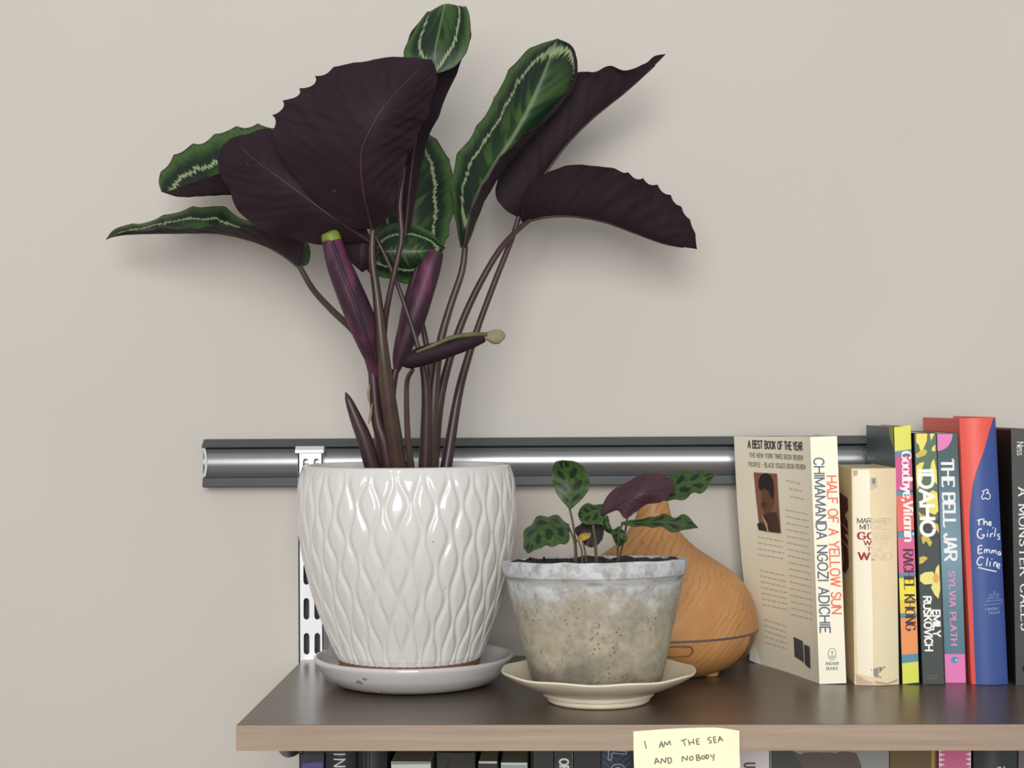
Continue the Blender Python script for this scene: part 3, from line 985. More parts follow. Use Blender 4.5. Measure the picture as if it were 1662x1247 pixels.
# leaf stalks
SB = 772                                      # stalks run into the soil below the rim
px_tube(pot, [(605, 372, -.20, 4), (604, 420, -.20, 6), (612, 480, -.20, 7.5), (620, 560, -.2, 10), (632, 660, -.19, 13), (648, SB, -.175, 15)], 'stem_green')
px_tube(pot, [(657, 270, -.205, 3.5), (649, 330, -.205, 4.5), (652, 385, -.205, 4.5), (643, 430, -.205, 4.5), (628, 500, -.2, 5), (622, 560, -.19, 6), (630, 650, -.185, 7), (648, SB, -.175, 8)], 'stem')
px_tube(pot, [(606, 378, -.185, 3), (632, 430, -.185, 3.2), (655, 490, -.185, 3.8), (680, 570, -.185, 4.5), (692, 640, -.18, 8), (690, SB, -.17, 12)], 'stem')
px_tube(pot, [(486, 432, -.135, 4.5), (508, 470, -.14, 5), (540, 505, -.15, 5.5), (580, 545, -.16, 6), (604, 600, -.165, 8), (615, 680, -.17, 10), (622, SB, -.17, 11)], 'stem_green')
px_tube(pot, [(755, 400, -.168, 5), (750, 440, -.17, 5.5), (730, 500, -.17, 6), (714, 560, -.17, 7), (704, 640, -.17, 9), (698, SB, -.165, 13)], 'stem_green')
px_tube(pot, [(860, 357, -.122, 4), (835, 378, -.128, 4.5), (808, 410, -.135, 5), (775, 468, -.14, 5.5), (748, 528, -.145, 6), (728, 590, -.15, 6.5), (712, 660, -.155, 8), (700, SB, -.16, 11)], 'stem')
px_tube(pot, [(842, 352, -.12, 4), (830, 390, -.122, 4.5), (806, 450, -.128, 5), (778, 525, -.135, 5.2), (757, 590, -.14, 6.5), (742, 650, -.145, 7.5), (722, SB, -.15, 10)], 'stem')
px_tube(pot, [(664, 452, -.14, 3.5), (676, 490, -.145, 4.5), (690, 550, -.145, 5), (700, 620, -.15, 6), (700, SB, -.15, 9)], 'stem')
px_tube(pot, [(605, 600, -.185, 8), (612, 680, -.182, 10), (624, 720, -.18, 11), (632, SB, -.175, 12)], 'stem')
px_tube(pot, [(642, 600, -.18, 6), (634, 640, -.18, 9), (636, 700, -.178, 9), (646, SB, -.175, 11)], 'stem')
px_tube(pot, [(670, 600, -.222, 3.5), (661, 618, -.21, 4), (660, 660, -.205, 4.5), (662, 710, -.2, 5), (668, SB, -.19, 7)], 'stem_green', label='thin stalk of the curled leaf')
px_tube(pot, [(600, 625, -.195, 1.5), (598, 640, -.196, 2.6), (600, 655, -.195, 1)], 'dry', 'dry_sheath', 8, 8)
px_tube(pot, [(604, 655, -.193, 1), (601, 675, -.194, 2.6), (598, 688, -.193, 1)], 'dry', 'dry_sheath', 8, 8)

# ------------------------------------------------------------------ small weathered pot, cream saucer
DS = -0.243
ms = mpp(DS)
c0 = at(971, 1088, DS)
sc = (c0.x, DS, ZS)
s2 = thing('pot_saucer', 'cream stepped saucer under the small weathered clay pot', 'saucer', sc)
pr = [(0.0, 0.0005), (0.0385, 0.0005), (0.0398, 0.0018), (0.0402, 0.0045), (0.0428, 0.0055), (0.0436, 0.0085), (0.0466, 0.0095), (0.055, 0.0125), (0.066, 0.0175), (0.0742, 0.0225), (0.0752, 0.0238), (0.0745, 0.0250), (0.0725, 0.0246), (0.064, 0.0197), (0.056, 0.0152), (0.0525, 0.0132), (0.045, 0.0126), (0.0, 0.0124)]
b = MB()


def wavy(a, r, z, i):
    return r * (1 + (0.004 * math.sin(9 * a) + 0.003 * math.sin(5 * a + 1)) * max(0.0, (r - 0.05) / 0.025))


b.lathe(sc, pr, 180, 0, wavy)
for q in range(len(b.v)):
    p = b.v[q]
    d = math.hypot(p.x - sc[0], p.y - sc[1])
    if d > 0.055:
        a = math.atan2(p.y - sc[1], p.x - sc[0])
        p.z += 0.0005 * math.sin(9 * a + 0.6) * (d - 0.055) / 0.02
b.build('dish', 'cream', s2, True, 0, 28)

pc = at(968, 1000, DS)
pc = (pc.x, DS, ZS)
p2 = thing('potted_prayer_plant', 'small blotched-leaf plant in a weathered grey clay pot', 'potted plant', (pc[0], DS, ZS + 0.0135))
zR = zrel(909, DS)
zB = 0.0136
rR = 149 * ms
prof = [(0.0, zB), (0.0465, zB), (0.0496, zB + 0.0022), (0.0513, zB + 0.008), (0.0575, 0.045), (0.0640, 0.075), (0.0682, zR - 0.0135), (0.0690, zR - 0.0120), (0.0702, zR - 0.0112), (rR, zR - 0.0065), (rR + 0.0004, zR - 0.0012), (rR - 0.0006, zR), (rR - 0.0045, zR + 0.0002), (rR - 0.0056, zR - 0.0012), (rR - 0.0065, zR - 0.012)]
fine = []
for k in range(len(prof) - 1):
    (ra, za_), (rb_, zb_) = prof[k], prof[k + 1]
    n = max(1, int(max(abs(zb_ - za_), abs(rb_ - ra) * 0.4) / 0.0016))
    fine += [(ra + (rb_ - ra) * t / n, za_ + (zb_ - za_) * t / n) for t in range(n)]
fine.append(prof[-1])


def rough(a, r, z, i):
    n = noise.noise(Vector((math.cos(a) * 2.2, math.sin(a) * 2.2, z * 30))) * 0.0007 + noise.noise(Vector((math.cos(a) * 9, math.sin(a) * 9, z * 130))) * 0.00035
    if z > zR - 0.004:
        n += 0.0006 * noise.noise(Vector((math.cos(a) * 6, math.sin(a) * 6, 4)))
    return r + n if r > 0.03 else r


b = MB()
b.lathe(pc, fine, 200, 0, rough, 0.012)
for p in b.v:
    if p.z > ZS + zR - 0.003:
        a = math.atan2(p.y - pc[1], p.x - pc[0])
        p.z += 0.0010 * noise.noise(Vector((math.cos(a) * 4, math.sin(a) * 4, 9)))
for p in b.v:                                # the rim runs a little out of true
    f = max(0.0, (p.z - ZS - 0.03) / (zR - 0.03))
    p.z += f * (-0.0036 * (p.y - pc[1]) / rR + 0.0009 * (p.x - pc[0]) / rR)
b.build('clay_pot', 'old_pot', p2, True, 0, 35)
b = MB()
soil_disc((pc[0] - 0.0012, pc[1]), rR - 0.0058, ZS + zR - 0.0022, 0.004, 5.0, b)
for p in b.v:
    p.z += -0.0030 * (p.y - pc[1]) / rR + 0.0009 * (p.x - pc[0]) / rR
b.build('soil', 'soil', p2, True, 0, 180)
b = MB()
rnd = random.Random(11)
for q in range(42):
    a = rnd.uniform(0, 6.28); r = rnd.uniform(0.02, rR - 0.009)
    c = Vector((pc[0] + r * math.cos(a), pc[1] + r * math.sin(a), ZS + zR - 0.0008 - 0.003 * math.sin(a) * r / rR))
    s = rnd.uniform(0.0008, 0.0024)
    vs = [c + Vector((rnd.uniform(-s, s), rnd.uniform(-s, s), h)) for h in (-s * .6, -s * .6, -s * .6, s * .9)]
    b.add(vs, [(0, 1, 2), (0, 3, 1), (1, 3, 2), (2, 3, 0)])
o = b.build('soil_crumbs', 'soil', p2, False); o['kind'] = 'stuff'

BM = ['blotch', 'blotch_under']
DKM = ['dark_leaf', 'dark_leaf']
kw = dict(nv=40, nu=20, rib_r=0.0005, th=0.0005, ripple=0.0003)
leaf(p2, [(-1, [(925, 828, -.26), (904, 802, -.255), (896, 775, -.255), (900, 752, -.26), (913, 747, -.262)]),
          (0, [(925, 828, -.26), (925, 800, -.256), (920, 772, -.256), (913, 747, -.262)]),
          (1, [(925, 828, -.26), (950, 804, -.26), (957, 783, -.26), (948, 760, -.262), (935, 750, -.262), (913, 747, -.262)])], BM, (0.2, .5, 'top'), wave=0.0006, wf=4, **kw)
leaf(p2, [(-1, [(924, 852, -.26), (906, 839, -.255), (890, 837, -.255), (868, 844, -.257), (852, 864, -.265), (849, 886, -.275), (857, 899, -.28)]),
          (0, [(924, 856, -.265), (895, 853, -.275), (870, 866, -.28), (857, 899, -.28)]),
          (1, [(924, 862, -.27), (922, 880, -.282), (900, 886, -.288), (880, 888, -.288), (857, 899, -.28)])], BM, (0.2, .5, 'top'), wave=0.0014, wf=4, **kw)
leaf(p2, [(-1, [(1068, 806, -.24), (1078, 784, -.235), (1100, 767, -.235), (1130, 764, -.236), (1150, 766, -.238), (1160, 770, -.24)]),
          (0, [(1066, 808, -.245), (1100, 790, -.246), (1130, 782, -.246), (1160, 770, -.24)]),
          (1, [(1066, 811, -.25), (1085, 812, -.255), (1108, 811, -.255), (1128, 800, -.255), (1142, 799, -.25), (1152, 785, -.246), (1160, 770, -.24)])], BM, (0.2, .5, 'top'), wave=0.0012, wf=4, **kw)
leaf(p2, [(-1, [(974, 834, -.26), (985, 806, -.262), (1005, 790, -.262), (1040, 772, -.26), (1068, 769, -.26), (1090, 780, -.26), (1094, 794, -.26)]),
          (0, [(978, 835, -.262), (1030, 803, -.275), (1065, 795, -.272), (1094, 794, -.26)]),
          (1, [(982, 836, -.262), (1003, 829, -.268), (1017, 842, -.27), (1045, 821, -.27), (1075, 814, -.268), (1094, 794, -.26)])], BM, (0.2, .5, 'under'), wave=0.0006, wf=4, **kw)
leaf(p2, [(-1, [(1008, 848, -.28), (1035, 843, -.275), (1060, 840, -.272), (1076, 834, -.27), (1093, 841, -.27), (1107, 835, -.27), (1120, 842, -.272), (1133, 857, -.275)]),
          (0, [(1008, 850, -.28), (1060, 848, -.28), (1100, 850, -.28), (1133, 857, -.275)]),
          (1, [(1008, 852, -.28), (1035, 855, -.285), (1060, 855, -.288), (1076, 857, -.288), (1096, 864, -.288), (1115, 859, -.285), (1133, 857, -.275)])], BM, (0.2, .5, 'top'), wave=0.0008, wf=4, **kw)
leaf(p2, [(-1, [(986, 812, -.25), (975, 820, -.248), (958, 818, -.248), (944, 822, -.25), (938, 836, -.255)]),
          (0, [(986, 818, -.252), (968, 830, -.258), (950, 836, -.258), (938, 836, -.255)]),
          (1, [(986, 824, -.254), (978, 848, -.264), (960, 852, -.264), (944, 848, -.26), (938, 836, -.255)])], BM, (0.2, .5, 'top'), wave=0.0008, wf=3, **kw)
leaf(p2, [(-1, [(978, 852, -.25), (958, 848, -.25), (940, 852, -.25), (932, 862, -.25)]),
          (0, [(980, 862, -.252), (962, 864, -.256), (945, 862, -.256), (932, 862, -.25)]),
          (1, [(978, 876, -.254), (965, 888, -.258), (950, 885, -.258), (932, 862, -.25)])], DKM, (0.2, .5, 'top'), wave=0.001, wf=3, label='dark withered leaf', **kw)
leaf(p2, [(-1, [(935, 878, -.262), (942, 868, -.262), (950, 866, -.262), (959, 866, -.262)]),
          (0, [(935, 878, -.264), (946, 872, -.266), (952, 870, -.266), (959, 866, -.262)]),
          (1, [(935, 878, -.264), (946, 878, -.268), (957, 873, -.268), (959, 866, -.262)])], ['yellow_leaf', 'yellow_leaf'], (0.2, .5, 'top'), label='small yellowing leaf', **kw)
leaf(p2, [(-1, [(1004, 855, -.265), (994, 862, -.265), (995, 875, -.265), (1004, 888, -.265)]),
          (0, [(1005, 855, -.266), (1006, 865, -.27), (1006, 876, -.27), (1004, 888, -.265)]),
          (1, [(1006, 856, -.266), (1017, 868, -.27), (1017, 878, -.27), (1004, 888, -.265)])], BM, (0.2, .5, 'top'), wave=0.0005, wf=2, **kw)
leaf(p2, [(-1, [(985, 836, -.262), (978, 850, -.262), (982, 862, -.262), (998, 868, -.262)]),
          (0, [(986, 838, -.263), (984, 850, -.266), (988, 860, -.266), (998, 868, -.262)]),
          (1, [(987, 838, -.263), (990, 850, -.266), (994, 860, -.266), (998, 868, -.262)])], BM, (0.2, .5, 'top'), wave=0.0003, wf=2, **kw)
for pts in ([(925, 828, -.26, 2.2), (930, 850, -.258, 2.2), (934, 880, -.256, 2.4), (936, 915, -.255, 2.6)],
            [(1018, 841, -.268, 2), (1014, 868, -.262, 2), (1004, 915, -.256, 2.2)],
            [(1010, 850, -.28, 2.2), (1004, 870, -.275, 2), (1002, 915, -.266, 2.2)],
            [(924, 857, -.266, 2), (932, 880, -.264, 2), (934, 915, -.262, 2.2)],
            [(962, 850, -.262, 3), (966, 880, -.26, 3), (968, 915, -.258, 3.2)],
            [(945, 876, -.264, 1.8), (949, 893, -.264, 2), (952, 915, -.262, 2)],
            [(938, 877, -.264, 1.6), (944, 893, -.263, 1.8), (945, 915, -.262, 2)]):
    px_tube(p2, [(x_, y_, Y_, r_ * 0.8) for x_, y_, Y_, r_ in pts], 'thin_stem', 'stem', 14, 8)

# ------------------------------------------------------------------ wood-look diffuser
DD = -0.098
md = mpp(DD)
dc = at(1062, 1000, DD)
dc = Vector((dc.x, DD, ZS))
df = thing('aroma_diffuser', 'teardrop wood-grain diffuser with grey seam behind the small clay pot', 'diffuser', dc)
cont = [(811, 19), (814, 22.5), (822, 25), (840, 29), (858, 38), (875, 52), (892, 71), (912, 101), (930, 127), (950, 146), (975, 159), (1000, 165.5), (1019, 166.5)]
cont2 = [(1021, 166.5), (1035, 163), (1052, 154), (1068, 138), (1080, 118), (1089, 92), (1093, 60), (1094, 0)]
toz = lambda y: zrel(y, DD) 
pt = [(r * md, toz(y)) for y, r in cont]
pb = [(r * md, toz(y)) for y, r in cont2]
b = MB()
top_in = [(0.0, pt[0][1] - 0.004), (pt[0][0] * 0.35, pt[0][1] - 0.004), (pt[0][0] * 0.4, pt[0][1] - 0.0005), (pt[0][0] * 0.9, pt[0][1])]
b.lathe(dc, (top_in + smooth_prof(pt, 50))[::-1], 120)
b.build('upper_shell', 'wood', df, True, 0, 50)
b = MB()
b.lathe(dc, smooth_prof(pb, 40)[::-1], 120)
b.build('lower_shell', 'wood', df, True, 0, 60)
b = MB()
zs_ = toz(1020)
rs_ = 166.5 * md
b.lathe(dc, [(rs_ - 0.003, zs_ - 0.0014), (rs_ - 0.0006, zs_ - 0.0014), (rs_ + 0.0002, zs_ - 0.0008), (rs_ + 0.0002, zs_ + 0.0008), (rs_ - 0.0006, zs_ + 0.0014), (rs_ - 0.003, zs_ + 0.0014)], 120)
b.build('seam_band', 'seam', df, True, 0, 60)
for k in range(3):
    a = math.radians(-28 + 120 * k)
    fx, fy = dc.x + 0.052 * math.cos(a), dc.y + 0.052 * math.sin(a)
    b = MB()
    b.lathe((fx, fy, ZS), [(0.0, 0.0003), (0.0062, 0.0003), (0.0070, 0.001), (0.0074, 0.005), (0.0074, 0.012)], 28)
    b.build('foot', 'wood', df, True, 0, 50)


def on_diffuser(ang, z):
    """point just outside the lower shell at angle ang (from -Y toward +X) and height z above the shelf"""
    pr_ = smooth_prof(pb, 60)
    r = min(pr_, key=lambda q: abs(q[1] - z))[0] + 0.0004
    return Vector((dc.x + r * math.sin(ang), dc.y - r * math.cos(ang), ZS + z))


loop = []
a0, a1 = -0.02, 0.305
zc_ = toz(1035.5)
hr = 0.0042
rr_ = rs_
for q in range(13):
    t = -math.pi / 2 + math.pi * q / 12
    loop.append((a1 - hr / rr_ + hr / rr_ * math.cos(t), zc_ + hr * math.sin(t)))
for q in range(13):
    t = math.pi / 2 + math.pi * q / 12
    loop.append((a0 + hr / rr_ + hr / rr_ * math.cos(t), zc_ + hr * math.sin(t)))
loop.append(loop[0])
b = MB()
pts = [on_diffuser(a, z) for a, z in loop]
b.tube(pts, [0.0006] * len(pts), 6, 0, 1.0, False)
b.build('power_button', P((112, 72, 38)), df)

# ------------------------------------------------------------------ stroke lettering
GL = {
    'A': (7, '0,0 3.5,10|3.5,10 7,0|1.3,3.5 5.7,3.5'), 'B': (6.4, '0,0 0,10|~0,10 3.4,10 5.6,9 5.6,6.3 3.4,5.3 0,5.3|~0,5.3 3.8,5.3 6.3,4.2 6.3,1.3 3.8,0 0,0'),
    'C': (7, '~6.8,7.6 5.3,9.6 3.4,10 1,8.6 0,5 1,1.4 3.4,0 5.3,.4 6.8,2.4'), 'D': (7, '0,0 0,10|~0,10 3.4,10 6,8.6 7,5 6,1.4 3.4,0 0,0'),
    'E': (5.6, '0,0 0,10|0,10 5.6,10|0,0 5.6,0|0,5.2 4.6,5.2'), 'F': (5.4, '0,0 0,10|0,10 5.4,10|0,5.2 4.4,5.2'),
    'G': (7.2, '~6.8,7.6 5.3,9.6 3.4,10 1,8.6 0,5 1,1.4 3.4,0 5.5,.5 7,2.2|7,2.0 7,4.6|4.2,4.6 7,4.6'), 'H': (7, '0,0 0,10|7,0 7,10|0,5.1 7,5.1'),
    'I': (1, '.5,0 .5,10'), 'J': (4.6, '~4.2,10 4.2,3 3.6,.8 2,0 .6,.8 0,2.8'), 'K': (6.6, '0,0 0,10|6.2,10 0,4.2|2,6 6.6,0'), 'L': (5.4, '0,0 0,10|0,0 5.4,0'),
    'M': (8.6, '0,0 0,10|0,10 4.3,1|4.3,1 8.6,10|8.6,10 8.6,0'), 'N': (7, '0,0 0,10|0,10 7,0|7,0 7,10'),
    'O': (7.6, '~3.8,10 1,8.6 0,5 1,1.4 3.8,0 6.6,1.4 7.6,5 6.6,8.6 3.8,10'), 'P': (6.2, '0,0 0,10|~0,10 3.6,10 6,9 6,5.8 3.6,4.7 0,4.7'),
    'R': (6.6, '0,0 0,10|~0,10 3.6,10 6,9 6,6.2 3.6,5.1 0,5.1|3,5.1 6.6,0'), 'S': (6, '~5.6,8 4.4,9.7 3,10 1,9.3 .4,7.6 1.4,6 4.4,4.5 5.7,2.7 4.9,.7 3,0 1.4,.3 .2,2.2'),
    'T': (6.6, '3.3,0 3.3,10|0,10 6.6,10'), 'U': (7, '~0,10 0,3.4 1,.9 3.5,0 6,.9 7,3.4 7,10'), 'V': (7, '0,10 3.5,0|3.5,0 7,10'),
    'W': (10, '0,10 2.5,0|2.5,0 5,10|5,10 7.5,0|7.5,0 10,10'), 'Y': (7, '0,10 3.5,4.6|7,10 3.5,4.6|3.5,4.6 3.5,0'), 'Z': (6.4, '0,10 6.4,10|6.4,10 0,0|0,0 6.4,0'),
    'a': (5, '~4.6,5.2 3.4,6.9 1.4,6.6 .2,4.6 .2,2.2 1.2,.2 3,.2 4.6,1.9|4.8,0 4.8,6.9'), 'b': (5.2, '0,0 0,10.4|~0,5 1.6,6.9 3.6,6.7 5,4.8 5,2 3.6,.1 1.6,0 0,1.9'),
    'd': (5.2, '5,0 5,10.4|~5,5 3.4,6.9 1.4,6.7 0,4.8 0,2 1.4,.1 3.4,0 5,1.9'), 'e': (5, '0.2,3.8 4.9,3.8|~4.9,3.8 4.4,6.2 2.6,7 .8,6.2 .1,3.5 .8,.8 2.6,0 4.7,1.4'),
    'g': (5, '~4.8,5 3.4,6.9 1.4,6.7 0,4.8 0,2 1.4,.1 3.4,0 4.8,1.9|~4.8,7 4.8,-1.2 3.6,-2.9 1.6,-3 .2,-2'), 'h': (5, '0,0 0,10.4|~0,4.4 1.4,6.5 3.4,6.8 4.8,5.2 4.8,0'),
    'i': (1, '.5,0 .5,7|.5,9 .5,10'), 'l': (1, '.5,0 .5,10.4'), 'm': (8.6, '0,0 0,7|~0,4.6 1.2,6.6 2.9,6.8 4.2,5.2 4.2,0|~4.2,4.6 5.5,6.6 7.2,6.8 8.4,5.2 8.4,0'),
    'n': (5, '0,0 0,7|~0,4.6 1.4,6.6 3.4,6.8 4.8,5.2 4.8,0'), 'o': (5.2, '~2.6,7 .8,6.1 0,3.5 .8,.9 2.6,0 4.4,.9 5.2,3.5 4.4,6.1 2.6,7'), 'r': (3.6, '0,0 0,7|~0,4.4 1.2,6.4 2.6,6.9 3.6,6.5'),
    's': (4.4, '~4,5.6 3.1,6.8 1.4,6.8 .4,5.6 1.2,4.2 3,3.2 4.1,1.7 3.2,.2 1.4,0 .1,1.4'), 't': (3.6, '1.5,.4 1.5,9.4|0,7 3.4,7|~1.5,1.4 2,.2 3.5,.3'),
    'u': (5, '~0,7 0,2 1,.2 2.8,.1 4.8,2.2|4.8,0 4.8,7'), 'y': (5.2, '0,7 2.7,0|~5.2,7 2.7,0 1.8,-2.4 .2,-3'), ',': (1.4, '~1,1.2 1.1,0 .2,-2'), '.': (1.2, '.3,0 .9,.6'), '-': (4, '0,4.5 4,4.5'), ' ': (3.4, ''),
    '&': (6, '~6,0 1.5,6.8 1.6,9.2 3,10 4.3,9 4.1,7 1,4.4 .3,2.2 1.3,.3 3.3,.2 5,2 6,4.6'),
}


def layout(text, gap=1.8):
    x = 0
    out = []
    for ch in text:
        wdt, st = GL[ch]
        for s in st.split('|') if st else []:
            sm = s[0] == '~'
            pts = [tuple(float(q) for q in p.split(',')) for p in s.lstrip('~').split()]
            if sm:
                pts = [(v[0], v[1]) for v in cat_rom(pts, 6 * len(pts))]
            out.append(([(x + a, b) for a, b in pts], sm))
        x += wdt + gap
    return out, x - gap


def ribbon(mb, pts, wfun, to3, mi=0, eps=0.0):
    """pts 2-D (px); wfun(dir index)->half width px"""
    n = len(pts)
    L, R = [], []
    for i in range(n):
        a = Vector(pts[max(0, i - 1)]); c = Vector(pts[min(n - 1, i + 1)])
        t = (c - a)
        if t.length < 1e-9:
            t = Vector((1, 0))
        t.normalize()
        nrm = Vector((-t.y, t.x))
        h = wfun(t)
        p = Vector(pts[i])
        L.append(p + nrm * h); R.append(p - nrm * h)
    vs = [to3(p.x, p.y, eps) for p in L] + [to3(p.x, p.y, eps) for p in R]
    mb.add(vs, [(i, i + 1, n + i + 1, n + i) for i in range(n - 1)], mi)


def lettering(text, to3, p2, cap, thick=1.0, thin=None, serif=0.0, gap=1.8, sub=1, mb=None, split=None, base=0.0):
    """p2(a, b): reading position a in 0..1, height b in cap units (0..1) -> px; cap px size used for strokes"""
    strokes, W = layout(text, gap)
    mb = mb or MB()
    thin = thick if thin is None else thin
    k = 0
    for pts, sm in strokes:
        g = pts
        if not sm:
            g = []
            for (a, b_), (c, d) in zip(pts, pts[1:]):
                m = 5
                g += [(a + (c - a) * q / m, b_ + (d - b_) * q / m) for q in range(m)]
            g.append(pts[-1])
        px = [p2(a / W, b_ / 10.0) for a, b_ in g]
        # contrast from the glyph's own direction
        hw = []
        for i in range(len(g)):
            a, c = g[max(0, i - 1)], g[min(len(g) - 1, i + 1)]
            dx, dy = c[0] - a[0], c[1] - a[1]
            l = math.hypot(dx, dy) or 1
            f = (abs(dy) / l) ** 1.5
            hw.append((thin + (thick - thin) * f) / 2)
        n = len(px)
        Lp, Rp = [], []
        for i in range(n):
            a = Vector(px[max(0, i - 1)]); c = Vector(px[min(n - 1, i + 1)])
            t = (c - a)
            t = t.normalized() if t.length > 1e-9 else Vector((1, 0))
            nr = Vector((-t.y, t.x))
            p = Vector(px[i])
            if not sm and i in (0, n - 1):        # square ends run on a little
                p = p + t * (hw[i] * 0.6 if i else -hw[i] * 0.6) * (0 if serif else 1)
            Lp.append(p + nr * hw[i]); Rp.append(p - nr * hw[i])
        eps = 0.0004 + 0.000006 * (k % 12)
        k += 1
        mi = [0] * (n - 1)
        if split:
            mi = [split((px[i][0] + px[i + 1][0]) / 2, (px[i][1] + px[i + 1][1]) / 2) for i in range(n - 1)]
        o = mb.add([to3(p.x, p.y, eps) for p in Lp] + [to3(p.x, p.y, eps) for p in Rp], [])
        for i in range(n - 1):
            mb.f.append([o + i, o + i + 1, o + n + i + 1, o + n + i]); mb.m.append(mi[i])
        if serif > 0:
            for (e, nb) in ((0, 1), (-1, -2)):
                a, c = g[e], g[nb]
                dx, dy = a[0] - c[0], a[1] - c[1]
                if sm and abs(dy) < abs(dx) * 2:
                    continue
                if sm and abs(a[1] - 10) > .2 and abs(a[1]) > .2 and abs(a[1] - 7) > .2:
                    continue
                if abs(dy) >= abs(dx) * 0.7:
                    q = [(a[0] - serif, a[1]), (a[0] + serif, a[1])]
                elif not sm and len(pts) == 2 and abs(dx) > 1:
                    if text.upper() != text or a[1] not in (0, 10):
                        continue
                    sg = 1 if a[1] == 0 else -1
                    q = [(a[0], a[1]), (a[0], a[1] + sg * serif * 1.4)]
                else:
                    continue
                pq = [p2(x / W, y / 10.0) for x, y in q]
                m2 = split(*pq[0]) if split else 0
                ribbon(mb, pq, lambda t: max(thin, 0.9) / 2, to3, m2, eps + 0.000003)
    return mb


# the word over the diffuser's button
_s0, _s1, _z0, _z1 = 0.205 * rs_, 0.262 * rs_, toz(1030.5), toz(1025.5)
m_ = lettering('ON', lambda x, y, e: on_diffuser(x / rs_, y), lambda a_, b_: (_s0 + (_s1 - _s0) * a_, _z0 + (_z1 - _z0) * b_), 1, 0.0005)
m_.build('button_lettering', P((140, 104, 74)), df, False)

